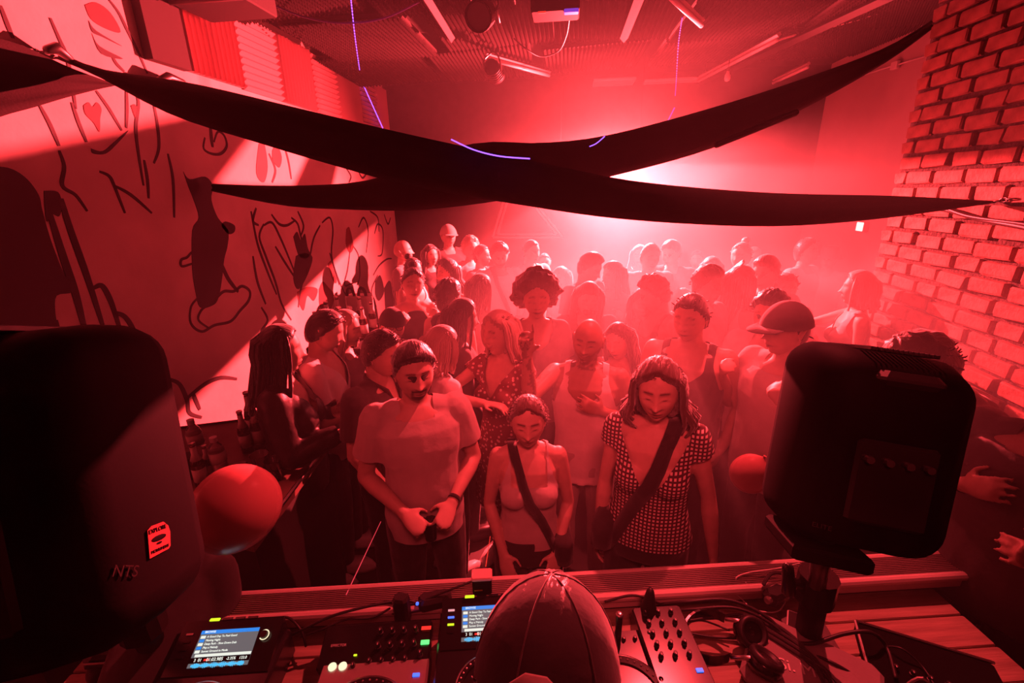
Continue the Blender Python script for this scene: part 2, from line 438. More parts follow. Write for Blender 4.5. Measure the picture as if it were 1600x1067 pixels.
cable('rope', [AX(1470, 322, XB-.03), AX(1515, 338, XB-.05), AX(1600, 350, XB-.06), AX(1660, 362, XB-.06)], .009, M['rubber'], 'thinner cord beside the dark rope on the bricks', 'rope')
# unseen sheets added by the lamp, outlined from the shadows they must throw
def blocker(pts, label, f):
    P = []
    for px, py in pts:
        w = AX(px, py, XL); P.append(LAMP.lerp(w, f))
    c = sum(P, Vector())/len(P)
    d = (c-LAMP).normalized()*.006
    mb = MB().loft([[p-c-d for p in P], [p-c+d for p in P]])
    o = mb.build('shadow_blocker', M['band']); o.location = c
    tp = max((v.co for v in o.data.vertices), key=lambda q: q.z); MB().tube([tp.copy()-Vector((0, 0, .02)), Vector((tp.x, tp.y, ZC-c.z-.02))], .002, 5).build('cord', M['band'], o)  # thin cord added to hang the sheet from the ceiling
    return tag(o, label, 'blocker', 'added light blockers by the lamp')

blocker([(-250, 292), (330, 172), (405, 200), (336, 290), (640, 296), (640, 300), (610, 325), (430, 500), (250, 680), (-250, 900)], 'broad black drape added beside the lamp, cut to the wall shadow', .2)
blocker([(450, 309), (484, 234), (500, 222), (532, 238), (516, 309)], 'short black drape strip added beside the lamp, cut to the wall shadow', .2)
def brick_blocker(pts, label, f):  # added sheet keeping lamp light off the upper bricks
    P = [LAMP.lerp(AX(px, py, XB), f) for px, py in pts]; c = sum(P, Vector())/len(P); d = (c-LAMP).normalized()*.006
    o = MB().loft([[p-c-d for p in P], [p-c+d for p in P]]).build('shadow_blocker', M['band']); o.location = c
    tp = max((v.co for v in o.data.vertices), key=lambda q: q.z); MB().tube([tp.copy()-Vector((0, 0, .02)), Vector((tp.x, tp.y, ZC-c.z-.02))], .002, 5).build('cord', M['band'], o)
    return tag(o, label, 'blocker', 'added light blockers by the lamp')
brick_blocker([(1395, 262), (1700, 250), (1700, -60), (1470, -60)], 'black drape strip added right of the lamp to darken the upper bricks', .15)
# ---------------------------------------------------------------- people: one voxel-remeshed body each, clothes and hair as children
TMP = bpy.data.scenes.new('tmp_build')
def remesh(mb, vox, smooth=2):
    me = bpy.data.meshes.new('tmp'); V = np.concatenate(mb.v)
    me.from_pydata(V.tolist(), [], mb.f)
    o = bpy.data.objects.new('tmp', me); TMP.collection.objects.link(o)
    md = o.modifiers.new('r', 'REMESH'); md.mode = 'VOXEL'; md.voxel_size = vox; md.adaptivity = 0
    if smooth:
        sm = o.modifiers.new('s', 'SMOOTH'); sm.iterations = smooth; sm.factor = .5
    
    with bpy.context.temp_override(scene=TMP, view_layer=TMP.view_layers[0]): dg = bpy.context.evaluated_depsgraph_get(); dg.update()
    r = bpy.data.meshes.new_from_object(o.evaluated_get(dg))
    n = len(r.vertices); co = np.empty(n*3); r.vertices.foreach_get('co', co); co = co.reshape(-1, 3)
    q = np.empty(len(r.loops), int); r.loops.foreach_get('vertex_index', q); q = q.reshape(-1, 4) if len(q) == 4*len(r.polygons) else None
    if q is None: q = [tuple(p.vertices) for p in r.polygons]
    bpy.data.objects.remove(o); bpy.data.meshes.remove(me); bpy.data.meshes.remove(r)
    return co, np.array(q)
def cutmesh(co, q, kill, relax=3):
    """drop faces whose centre is killed; smooth the open edges into clean hems"""
    c = co[q].mean(1); keep = ~kill(c)
    q = q[keep]
    if len(q) == 0: return co, q
    e = np.concatenate([q[:, [0, 1]], q[:, [1, 2]], q[:, [2, 3]], q[:, [3, 0]]]); e.sort(1)
    key = e[:, 0].astype(np.int64)*(len(co)+1)+e[:, 1]
    uq, idx, cnt = np.unique(key, return_index=True, return_counts=True); b = e[idx[cnt == 1]]
    for _ in range(relax):
        acc = np.zeros_like(co); k = np.zeros(len(co))
        np.add.at(acc, b[:, 0], co[b[:, 1]]); np.add.at(acc, b[:, 1], co[b[:, 0]])
        np.add.at(k, b[:, 0], 1); np.add.at(k, b[:, 1], 1)
        w = k >= 2; co[w] = co[w]*.4+acc[w]/k[w][:, None]*.6
    used = np.unique(q); mp = np.full(len(co), -1); mp[used] = np.arange(len(used))
    return co[used], mp[q]
def snoise(P, s, seed=0):
    r = np.random.default_rng(seed); out = np.zeros(len(P))
    for i in range(7):
        k = r.normal(0, 1, 3); k *= s*(1+i*.45)/np.linalg.norm(k); out += np.sin(P @ k+r.uniform(0, 6.28))/(1+i*.3)
    return out/3
def vnormals(co, q):
    n = np.cross(co[q[:, 2]]-co[q[:, 0]], co[q[:, 3]]-co[q[:, 1]]); N = np.zeros_like(co)
    for j in range(4): np.add.at(N, q[:, j], n)
    return N/np.maximum(np.linalg.norm(N, axis=1), 1e-12)[:, None]

# head: a sphere grid shaped into skull, brow, eye sockets, nose, lips, chin
HR = np.array((.077, .098, .120))
def head_grid(nu, nv):
    V = []; F = []
    for i in range(nv+1):
        a = math.pi*(i/nv)-math.pi/2
        for j in range(nu):
            t = 2*math.pi*j/nu; V.append((math.cos(a)*math.sin(t), -math.cos(a)*math.cos(t), math.sin(a)))
    for i in range(nv):
        for j in range(nu): F.append((i*nu+j, i*nu+(j+1) % nu, (i+1)*nu+(j+1) % nu, (i+1)*nu+j))
    return np.array(V), F
def G(x, s): return np.exp(-(x/s)**2)
def head_shape(D, female=False, fat=0.0):
    P = D*HR; x, y, z = P[:, 0].copy(), P[:, 1].copy(), P[:, 2].copy(); dz = D[:, 2]
    lo = np.clip(-dz-.1, 0, 1)
    x *= 1-(.30 if female else .24)*lo**1.4+fat*lo*.4
    back = np.clip(D[:, 1], 0, 1)
    y -= back*lo*.075                                        # nape cut in under the skull
    fr = np.clip(-D[:, 1], 0, 1)
    y -= fr*lo**2*.012
    y += fr**3*.008                                           # flatter face
    X, Z = x, z; f = (D[:, 1] < 0).astype(float)
    d = np.zeros(len(x))
    nl = np.clip((.030-Z)/.062, 0, 1)*(Z > -.034)             # nose grows downwards
    d += .021*nl*G(X, .0095+.006*nl)*np.clip((Z+.040)/.010, 0, 1)
    d += .010*G(Z+.027, .008)*G(X, .017)
    d -= .012*(G(X-.031, .017)+G(X+.031, .017))*G(Z-.013, .012)   # sockets
    d += .009*(G(X-.031, .012)+G(X+.031, .012))*G(Z-.010, .008)   # eyeballs behind lids
    d += (.003 if female else .0035)*G(Z-.034, .010)*G(np.abs(X)-.025, .026)   # brow
    d += .005*G(np.abs(X)-.045, .018)*G(Z+.022, .022)             # cheekbones
    d += .009*G(Z+.056, .007)*G(X, .020)+.010*G(Z+.069, .007)*G(X, .017)
    d -= .004*G(Z+.0625, .0028)*G(X, .024)
    d -= .005*G(Z+.083, .008)*G(X, .022)
    d += .009*G(Z+.102, .015)*G(X, .024)
    y -= d*f
    return np.stack([x, y, z], 1)
def face_tone(D, P, o):
    """colour of brows, lids, lips, beard; P in head metres"""
    x, z = P[:, 0], P[:, 2]; f = np.clip(-D[:, 1]*3, 0, 1); T = np.ones((len(P), 3))
    def dark(m, k):
        m = np.clip(m*f, 0, 1)[:, None]; T[:] = T*(1-m)+T*np.array(k)*m
    ax = np.abs(x)
    bz = z-.034+.25*np.clip(ax-.03, 0, 1)-(-.10*np.clip(.03-ax, 0, 1))
    dark(1.05*G(bz, .0042)*(1/(1+np.exp(-(ax-.012)*900)))*(1/(1+np.exp((ax-.049)*700))), (.12, .09, .09))
    if o.get('eyes', 'down') == 'open':
        dark(1.0*G(z-.010, .0034)*G(ax-.031, .0125), (.42, .34, .34)); dark(.8*G(z-.010, .003)*G(ax-.031, .0038), (.15, .12, .12))
    else:
        dark(1.2*G(z-.004+12*(ax-.031)**2, .0026)*G(ax-.031, .015), (.12, .1, .1))
    dark(.3*(G(z-.014, .010)*G(ax-.031, .016)), (.65, .55, .55))  # eye socket shading painted into the skin tone
    lip = (.55, .32, .34) if o.get('female') else (.68, .5, .5)
    dark(1.1*G(z+.062, .0105)*G(x, .021), lip)
    dark(1.2*G(z+.0622+ (3*(x**2)*(-8 if o.get('smile') else 0)), .0018)*G(x, .022), (.15, .1, .1))
    if o.get('smile'): dark(.9*G(z+.0625-20*x**2, .0035)*G(x, .017), (1.6, 1.7, 1.7))
    dark(.5*G(z+.036, .005)*G(ax-.009, .006), (.35, .3, .3))
    b = o.get('beard')
    if b == 'goatee':
        dark(1.3*(1/(1+np.exp((z+.076)*500)))*(1/(1+np.exp((ax-.030)*500))), (.10, .08, .08))
        dark(1.3*G(z+.0475, .0058)*(ax < .033), (.12, .09, .09)); dark(G(ax-.028, .006)*G(z+.062, .018), (.15, .12, .12))
    elif b:
        k = .15 if b == 'full' else .5
        dark((1/(1+np.exp((z+.045-.9*np.clip(ax-.035, 0, 1))*300)))*(1-G(z+.062, .007)*G(x, .02)), (k, k*.9, k*.9))
    return T

def hairline(d):
    y = d[:, 1]; return np.interp(y, [-1, -.75, -.45, -.2, 0.02, .2, .5, 1], [.70, .67, .48, .14, -.03, -.30, -.62, -.72])
def hair_mesh(o, near):
    st = o.get('hair', 'short')
    if st in ('bald', None): return None
    th = dict(short=.014, crop=.007, curly=.026, afro=.062, long=.020, bob=.022, tied=.012, side=.022, dreads=.022, wavy=.026)[st]
    nu, nv = (72, 54) if near else (32, 24)
    D, F = head_grid(nu, nv); P = head_shape(D)
    P = np.stack([P[:, 0]*.99, D[:, 1]*HR[1]*1.0, P[:, 2]], 1) if True else P
    P[:, 1] = np.where(D[:, 1] > 0, D[:, 1]*HR[1]*1.02, P[:, 1])
    hl = hairline(D)+o.get('recede', 0)
    if o.get('female'): hl = hl+np.where(D[:, 1] < -.2, .20*np.exp(-(D[:, 0]/.30)**2)-.10*np.clip(np.abs(D[:, 0])-.35, 0, 1), 0)
    m = np.clip((D[:, 2]-hl)/.16, -1, 1)
    if st in ('long', 'bob', 'wavy', 'dreads'):
        m = np.where((D[:, 1] > -.15), np.maximum(m, np.clip((D[:, 2]+.85)/.2, -1, 1)), m)
    t = np.where(m > 0, th*np.clip(m*2.2, 0, 1)**.6, -.012)
    if st in ('crop', 'side'): t = t*np.where(D[:, 2] < .35, .55, 1.0)+0
    if st == 'side': t = t+np.where(m > 0, .012*np.clip(D[:, 2], 0, 1)*np.clip(-D[:, 1]+.3, 0, 1), 0)
    if st in ('curly', 'afro'):
        nz = snoise(D, 22 if st == 'curly' else 16, o['seed']); t = t*(1+.35*nz*(m > 0))
        if st == 'curly': t = t*np.where(D[:, 2] < .2, .5, 1.1)
    elif near: t = t*(1+.12*snoise(D*np.array((1, .25, .25)), 40, o['seed'])*(m > 0))
    V = P+D*t[:, None]
    if st == 'afro': V = P*.98+D*t[:, None]*np.array((1.15, 1, 1))
    mb = MB().add(V, F)
    r = random.Random(o['seed'])
    def scalp(y0=-1, y1=1):
        while True:
            a = r.uniform(0, 2*math.pi); z = r.uniform(-.3, .98); c = math.sqrt(1-z*z)
            d = np.array((math.sin(a)*c, -math.cos(a)*c, z))
            if z > hairline(d[None])[0]+.05+o.get('recede', 0) and y0 <= d[1] <= y1: return d
    L = o.get('hairlen', dict(long=.34, wavy=.26, bob=.15, dreads=.42, tied=.0).get(st, 0))
    if L:
        N = 120 if near else 46
        for k in range(N):
            az = r.uniform(-1.95, 1.95)
            # az measured from the nape: 0 = back, +-2.4 = beside the face
            w = r.uniform(.0, 1)
            top = np.array((math.sin(az)*.3*w, math.cos(az)*.35*w-.1, .93))
            d1 = np.array((math.sin(az), math.cos(az), .35)); d1 /= np.linalg.norm(d1)
            d2 = np.array((math.sin(az), math.cos(az), -.35)); d2 /= np.linalg.norm(d2)
            out = 1+.10*r.random()
            p0 = top*HR*1.08; p1 = d1*(HR+.018)*out; p2 = d2*(HR+.020)*out*np.array((1.04, 1, 1))
            end = p2+np.array((math.sin(az)*.03*r.uniform(-.5, 1.3), math.cos(az)*.03+.01, -L*r.uniform(.72, 1.0)+.05))
            if st in ('bob',): end[:2] *= .92
            if end[2] < -.15: end[1] += .01
            mid = (p2+end)/2+np.array((r.uniform(-.012, .012), r.uniform(-.01, .012), 0))
            if st == 'wavy': mid[:2] *= 1.25
            w0 = .010 if st != 'dreads' else .012
            if not near: w0 *= 1.6
            P_ = catmull([p0, p1, p2, mid, end], 2)
            n_ = len(P_); mb.tube(P_, [(w0*(.55+.6*math.sin(math.pi*min(1, i/(n_-1)*1.15)))+.001, w0*.45) for i in range(n_)], 5)
    if st in ('short', 'crop', 'curly', 'side', 'afro', 'tied', 'bob', 'long', 'wavy'):
        N = (260 if near else 60) if st not in ('crop',) else (120 if near else 20)
        for k in range(N):
            d = scalp()
            if o.get('hat') and d[2] > .1: continue
            base = d*(HR+th*(.75 if st != 'side' else .5))
            if st in ('curly', 'afro'):
                ln = .020; tdir = d+np.array([r.gauss(0, .5) for _ in range(3)])
            elif st in ('short', 'side'):
                ln = .030 if st == 'short' else .022; tdir = np.array((.4 if st == 'side' else r.gauss(0, .3), .5 if st == 'side' else -.6, .1))+d*(.28 if st == 'short' else .1)+np.array([r.gauss(0, .2) for _ in range(3)])
            else:
                ln = .03; tdir = np.array((np.sign(d[0])*.8, .5, -.5))+d*.12
            tdir = tdir-d*max(0, -0.0)*0; tdir /= np.linalg.norm(tdir)
            tip = base+tdir*ln*r.uniform(.5, .9); w0 = .0022 if near else .0038
            mb.tube([base-d*.006, (base+tip)/2+d*.003, tip], [w0, w0*.8, .0006], 4)
    if o.get('bun'):
        mb.ell((0, .07, .135), (.038, .038, .034), nu=12, nv=8)
    return mb

HAND = dict(relax=(.35, .45), flat=(.08, .1), fist=(1.45, 1.5), hold=(.85, .9), point=(1.5, 1.5))
def hand(mb, w, d, nrm, pose, side, vox):
    """w wrist, d pointing dir, nrm back-of-hand normal; five fingers"""
    d = Vector(d).normalized(); nrm = Vector(nrm); nrm = (nrm-d*nrm.dot(d)).normalized(); a = d.cross(nrm)*side  # a points to the thumb side
    w = Vector(w)
    mb.tube([w-d*.03, w+d*.015, w+d*.05, w+d*.085], [(.020, .026), (.017, .030), (.015, .040), (.012, .041)], 12, up=nrm, rounded=True)
    fr = max(.0078, vox*.8)
    for k, (off, ln) in enumerate(((.031, .070), (.0105, .078), (-.0105, .072), (-.031, .056))):
        c1, c2 = HAND[pose]
        if pose == 'point' and k == 0: c1, c2 = .02, .03
        b = w+d*.088+a*off*1.02; D1 = d*math.cos(c1)-nrm*math.sin(c1)+a*off*2.2; p1 = b+D1*ln*.5
        D2 = d*math.cos(c1+c2)-nrm*math.sin(c1+c2)+a*off*1.2; p2 = p1+D2*ln*.5
        mb.tube([b-d*.02, b, p1, p2], [fr*1.05, fr*1.05, fr, fr*.85], 8, rounded=True)
    t0 = w+d*.025+a*.030; t1 = t0+(d*.6+a*.75-nrm*.25).normalized()*.036; bend = .2 if pose in ('flat', 'relax') else 1.1
    t2 = t1+(d*math.cos(bend)+a*.25-nrm*math.sin(bend)).normalized()*.034
    mb.tube([w+d*.02+a*.012, t0, t1, t2], [.013, .0125, fr*1.15, fr*.95], 8, rounded=True)

ARMS = {   # upper-arm and forearm directions (outward, y, z), back-of-hand hint, hand pose
    'hang': ((.16, .03, -1), (.05, -.18, -1), (1, -.2, 0), 'relax'),
    'hangout': ((.30, .05, -1), (.18, -.25, -1), (1, -.2, 0), 'relax'),
    'clasp': ((.28, .02, -1), (-.60, -.75, -.40), (.1, -.7, .7), 'hold'),
    'low': ((.20, .02, -1), (-.30, -.55, -.9), (.3, -.9, .3), 'relax'),
    'cup': ((.22, .0, -1), (-.35, -1, .35), (.9, .1, .2), 'hold'),
    'cuphigh': ((.35, -.1, -1), (-.45, -.75, 1.0), (.4, -.6, -.2), 'hold'),
    'phone': ((.22, -.2, -1), (-.45, -1, .25), (.1, .2, -1), 'hold'),
    'up': ((.25, -.72, -.12), (.02, -.10, 1), (.1, 1, 0), 'point'),
    'brow': ((.55, -.75, .05), (-.75, -.3, .85), (0, -.5, .8), 'flat'),
    'wave': ((.6, -.4, -.4), (.35, -.4, 1), (0, 1, 0), 'flat'),
    'reach': ((.35, -.9, -.5), (.0, -1, .05), (.2, 0, 1), 'relax'),
    'side': ((.9, -.2, -.6), (.5, -.85, .1), (0, 0, 1), 'relax'),
    'pocket': ((.36, .12, -1), (-.25, -.15, -1), (1, -.1, 0), 'relax'),
    'chest': ((.4, -.1, -1), (-.85, -.55, .55), (.1, -1, .2), 'relax'),
    'lean': ((.15, -.35, -1), (-.1, -.95, -.3), (.1, 0, 1), 'relax'),
}
SK = mat('skin', (.62, .42, .36), .5, noise=.07, nscale=30, tone=True)
SKD = mat('tanned_skin', (.40, .25, .20), .48, noise=.08, nscale=30, tone=True)
def cloth(name, c, **k): return mat(name, c, .9, noise=k.get('noise', .06), nscale=k.get('nscale', 14), bump=.35, bscale=k.get('bscale', 18), sheen=.25)
def pattern(name, c1, c2, scale, kind='check'):
    if name in _mats: return _mats[name]
    m = mat(name, c1, .9); n = m.node_tree; b = n.nodes['Principled BSDF']; tc = n.nodes.new('ShaderNodeTexCoord')
    mx = n.nodes.new('ShaderNodeMix'); mx.data_type = 'RGBA'; mx.inputs[6].default_value = (*c1, 1); mx.inputs[7].default_value = (*c2, 1)
    if kind == 'check':
        sp = n.nodes.new('ShaderNodeSeparateXYZ'); n.links.new(tc.outputs['Object'], sp.inputs[0]); R = []
        for ax in (0, 2):
            q = n.nodes.new('ShaderNodeMath'); q.operation = 'MULTIPLY'; q.inputs[1].default_value = scale; n.links.new(sp.outputs[ax], q.inputs[0])
            fr = n.nodes.new('ShaderNodeMath'); fr.operation = 'FRACT'; n.links.new(q.outputs[0], fr.inputs[0])
            g = n.nodes.new('ShaderNodeMath'); g.operation = 'GREATER_THAN'; g.inputs[1].default_value = .46; n.links.new(fr.outputs[0], g.inputs[0]); R.append(g)
        q = n.nodes.new('ShaderNodeMath'); q.operation = 'MULTIPLY'; n.links.new(R[0].outputs[0], q.inputs[0]); n.links.new(R[1].outputs[0], q.inputs[1]); f = q.outputs[0]
    elif kind == 'stripe':
        wv = n.nodes.new('ShaderNodeTexWave'); wv.bands_direction = 'Z'; wv.inputs['Scale'].default_value = scale; n.links.new(tc.outputs['Object'], wv.inputs[0]); f = wv.outputs['Fac']
    else:
        v = n.nodes.new('ShaderNodeTexVoronoi'); v.inputs['Scale'].default_value = scale; n.links.new(tc.outputs['Object'], v.inputs['Vector'])
        g = n.nodes.new('ShaderNodeMath'); g.operation = 'LESS_THAN'; g.inputs[1].default_value = .32; n.links.new(v.outputs['Distance'], g.inputs[0]); f = g.outputs[0]
    n.links.new(f, mx.inputs[0]); n.links.new(mx.outputs[2], b.inputs['Base Color']); return m
CL = dict(white=cloth('white_cotton', (.78, .72, .7)), black=cloth('black_cotton', (.03, .025, .027)), grey=cloth('grey_cotton', (.28, .24, .24)),
          dark=cloth('charcoal_cotton', (.085, .07, .07)), pale=cloth('pale_cotton', (.55, .48, .46)), denim=cloth('dark_denim', (.05, .05, .08)),
          red=cloth('red_cotton', (.4, .1, .1)), leather=mat('black_leather', (.025, .018, .018), .45, bump=.5, bscale=14),
          gingham=pattern('gingham_cloth', (.07, .03, .035), (.8, .7, .68), 62), floral=pattern('speckled_cloth', (.22, .10, .10), (.75, .65, .6), 42, 'dots'),
          stripe=pattern('striped_cloth', (.45, .3, .3), (.7, .6, .6), 22, 'stripe'), khaki=cloth('khaki_cotton', (.45, .38, .34)))
HM = dict(black=mat('black_hair', (.018, .012, .012), .38, bump=.7, bscale=70, stretch=(1, .25, .12), sheen=.7), brown=mat('brown_hair', (.09, .05, .04), .42, bump=.7, bscale=70, stretch=(1, .25, .12), sheen=.7),
          fair=mat('fair_hair', (.42, .30, .25), .45, bump=.7, bscale=70, stretch=(1, .25, .12), sheen=.7), red=mat('auburn_hair', (.2, .07, .05), .42, bump=.7, bscale=70, stretch=(1, .25, .12), sheen=.7))

def seg_t(c, a, d): return (c-a) @ d
def make_person(o):
    """o: dict of options; returns the root"""
    h = o['h']; s = h/1.75; near = o.get('near', 0); fem = o.get('female', False); o.setdefault('seed', int(abs(o['x'])*971+abs(o['y'])*733) % 9999)
    vox = {2: .0075, 1: .0115, 0: .016}[near]; wd = o.get('build', 1.0); sw = (.148 if fem else .170)*(.5+.5*wd)
    root = thing('person', o['label'], 'person', (o['x'], o['y'], o.get('z', 0)), rad(o.get('face', 0)), o.get('group'))
    TR = ([(.84, .150, .115, .01), (.93, .172, .125, .012), (1.02, .150, .105, .0), (1.10, .130, .092, -.004), (1.20, .135, .095, -.004), (1.30, .150, .108, -.002), (1.38, .148, .096, .0), (1.435, .115, .075, .008), (1.475, .060, .055, .012)] if fem else
          [(.84, .155, .115, .01), (.93, .163, .115, .01), (1.02, .152, .108, 0), (1.10, .148, .104, 0), (1.20, .157, .108, 0), (1.30, .172, .118, 0), (1.38, .175, .105, 0), (1.44, .135, .080, .008), (1.48, .066, .060, .012)])
    def ring(z, a, b, y0, inf=0.0, n=20, e=2.3):
        a = a*wd+inf; b = b*wd+inf; q = []
        for k in range(n):
            t = 2*math.pi*k/n; c, s_ = math.cos(t), math.sin(t)
            q.append((a*math.copysign(abs(c)**(2/e), c), y0+b*math.copysign(abs(s_)**(2/e), s_), z))
        return q
    SH = [Vector((-sw, .012, 1.425)), Vector((sw, .012, 1.425))]
    arms = []
    for i, side in enumerate((-1, 1)):
        spec = o.get('arms', ('hang', 'hang'))[i]
        if isinstance(spec, str): spec = ARMS[spec]
        U, Fo, N, pose = spec
        u = Vector((U[0]*side, U[1], U[2])).normalized(); f = Vector((Fo[0]*side, Fo[1], Fo[2])).normalized(); nn = Vector((N[0]*side, N[1], N[2]))
        el = SH[i]+u*.285; wr = el+f*.25; arms.append((SH[i], u, el, f, wr, nn, pose, side))
    thin = .86 if fem else 1.0; thin *= (.6+.4*wd)
    def torso(mb, inf, zmin=0, zmax=9):
        mb.loft([ring(z, a, b, y0, inf) for z, a, b, y0 in TR if zmin <= z <= zmax])
        if fem:
            for sx in (-1, 1): mb.ell((sx*.070*wd, -.085*wd, 1.265), (.062+inf, .055+inf, .062+inf), nu=14, nv=10)
        else:
            for sx in (-1, 1): mb.ell((sx*.075*wd, -.070*wd, 1.335), (.080+inf*.5, .036+inf, .055+inf*.5), nu=14, nv=10)
    def yoke(mb, inf):
        for sp in SH: mb.tube([Vector((0, .015, 1.455)), Vector((sp.x*.5, .012, 1.445)), sp+Vector((-sp.x*.1, 0, -.005))], [.050+inf, .048+inf, .048*thin+inf], 12, rounded=True)
    # --- body
    mb = MB(); torso(mb, 0); yoke(mb, 0)
    mb.tube([(0, .022, 1.44), (0, .012, 1.50), (0, .000, 1.575)], [.062*thin, .054*thin, .052*thin], 14, rounded=True)
    for A in arms:
        sp, u, el, f, wr, nn, pose, side = A
        mb.tube([sp, sp+u*.08, sp+u*.17, el], [.052*thin, .050*thin, .043*thin, .036*thin], 12, rounded=True)
        mb.tube([el, el+f*.07, el+f*.16, wr], [.036*thin, .040*thin, .032*thin, .0235*thin], 12, rounded=True)
        hand(mb, wr, f, nn, pose, side, vox)
    legs = []
    for side in (-1, 1):
        hp = Vector((side*.09, .01, .88)); kn = Vector((side*.105, -.012, .49)); an = Vector((side*.11, .02, .085)); legs.append((hp, kn, an))
        mb.tube([hp, hp.lerp(kn, .5), kn], [.085, .070, .052], 12, rounded=True)
        mb.tube([kn, kn.lerp(an, .35)+Vector((0, .012, 0)), an], [.050, .056, .036], 12, rounded=True)
        mb.tube([an, an+Vector((0, -.05, -.045)), an+Vector((0, -.15, -.058))], [.036, .036, .024], 10, rounded=True)
    co, q = remesh(mb, vox, 2)
    tone = np.ones((len(co), 3))
    if o.get('tattoo'):
        k = snoise(co, 95, 5); m = ((co[:, 2] > 1.475) & (co[:, 2] < 1.55)) | (np.abs(co[:, 0]) > .235)
        tone[m & (k > .1)] = .5
    # --- head
    fat = .06 if fem else 0.0
    D, F = head_grid(96, 80) if near == 2 else (head_grid(48, 40) if near == 1 else head_grid(32, 26))
    HP = head_shape(D, fem, fat); TN = face_tone(D, HP, o)
    hy, hp_, hr = (rad(a) for a in o.get('head', (0, 0, 0)))   # yaw (+ to the person's left), pitch down, roll
    HRm = np.array(Euler((hp_, hr, hy), 'XYZ').to_matrix()); pivot = np.array((0, .015, 1.545)); hc = np.array((0, -.015, 1.632))
    def to_head(P): return (P+(hc-pivot)) @ HRm.T+pivot
    hm = MB().add(to_head(HP), F)
    for side in (-1, 1):
        em = MB(); E = []
        for k in range(9):
            t = -2.1+k*.56
            E.append((side*(.078+.006*(1-abs(k-4)/4)), .014-math.cos(t)*.0155*0+math.sin(t+1.9)*.013+.006, math.cos(t+.25)*.030*1-.004))
        em.tube(E, .0048, 6, rounded=True); em.ell((side*.076, .014, -.004), (.006, .013, .024), nu=8, nv=6)
        for v in em.v: v[:] = v*1.0
        off = sum(len(v) for v in hm.v)
        hm.add(to_head(np.concatenate(em.v)), em.f)
    HV = np.concatenate(hm.v); TH = np.ones((len(HV), 3)); TH[:len(TN)] = TN
    n0 = len(co); V = np.concatenate([co, HV]); FF = [tuple(a) for a in q]+[tuple(i+n0 for i in a) for a in hm.f]
    T4 = np.concatenate([tone, TH])
    # --- pose deformation: lean at the hips
    lean, slean = rad(o.get('lean', 0)), rad(o.get('slean', 0))
    def bend(P):
        P = np.array(P, float).copy(); k = np.clip((P[:, 2]-.88)/.45, 0, 1); k = k*k*(3-2*k)
        a = lean*k; y, z = P[:, 1].copy(), P[:, 2]-.95
        P[:, 1] = y*np.cos(a)-z*np.sin(a); P[:, 2] = y*np.sin(a)+z*np.cos(a)+.95
        a = slean*k; x, z = P[:, 0].copy(), P[:, 2]-.95
        P[:, 0] = x*np.cos(a)+z*np.sin(a); P[:, 2] = -x*np.sin(a)+z*np.cos(a)+.95
        return P*s
    def emit(name, V, F, m, tone=None, smooth=True, parent=root):
        me = bpy.data.meshes.new(name); me.from_pydata(np.asarray(V).tolist(), [], [tuple(int(i) for i in f) for f in F])
        me.materials.append(m)
        if smooth: me.polygons.foreach_set('use_smooth', [True]*len(me.polygons))
        if tone is not None:
            a = me.color_attributes.new('tone', 'FLOAT_COLOR', 'POINT')
            a.data.foreach_set('color', np.concatenate([tone, np.ones((len(tone), 1))], 1).astype(np.float32).ravel())
        me.update(); ob = link(name, me, parent); return ob
    skm = SKD if o.get('tan') else SK
    emit('body', bend(V), FF, skm, T4)
    # --- top
    top = o.get('top', 'tee'); tm = CL[o.get('topc', 'white')]
    if top != 'none':
        inf = .014 if top != 'jacket' else .024
        if top in ('tank', 'crop', 'halter'): inf = .009
        mb = MB(); hem = o.get('hem', .86 if top != 'crop' else 1.03); loose = .006 if top in ('tee', 'shirt', 'jacket') else 0
        rr = [ring(z, a+(loose if z < 1.2 else 0), b+(loose*1.5 if z < 1.2 else 0), y0, inf) for z, a, b, y0 in TR if z <= 1.45]
        mb.loft([ring(.80, .160 if not fem else .175, .125, .01, inf)]+rr)
        mbt = MB(); torso(mbt, inf, 9, 0) if False else None
        if fem:
            for sx in (-1, 1): mb.ell((sx*.070*wd, -.085*wd, 1.265), (.062+inf, .055+inf, .062+inf), nu=14, nv=10)
        else:
            mb.ell((0, -.062*wd, 1.33), (.150*wd+inf, .050+inf, .085+inf), nu=20, nv=10)
        yoke(mb, inf*.85)
        sl = {'tee': .175, 'shirt': .19, 'jacket': .29, 'long': .29, 'tank': 0, 'crop': 0, 'halter': 0, 'dress': .12, 'capsleeve': .07}[top]
        cuts = []
        if sl:
            for A in arms:
                sp, u, el, f, wr, nn, pose, side = A; e = .018 if top != 'jacket' else .024
                L = min(sl, .285); p1 = sp+u*(L+.05)
                mb.tube([sp, sp+u*.08, p1 if sl < .28 else el], [.055*thin+e, .054*thin+e, (.052 if sl < .28 else .045)*thin+e], 12, rounded=True)
                if sl >= .28:
                    mb.tube([el, el+f*.12, wr+f*.02], [.045*thin+e, .043*thin+e, .034*thin+e*.7], 12, rounded=True); cuts.append((np.array(wr), np.array(f), -.012, .075))
                else: cuts.append((np.array(sp), np.array(u), L, .10))
        vx = vox*1.1
        co, q = remesh(mb, vx, 3)
        neck = o.get('neck', 'crew')
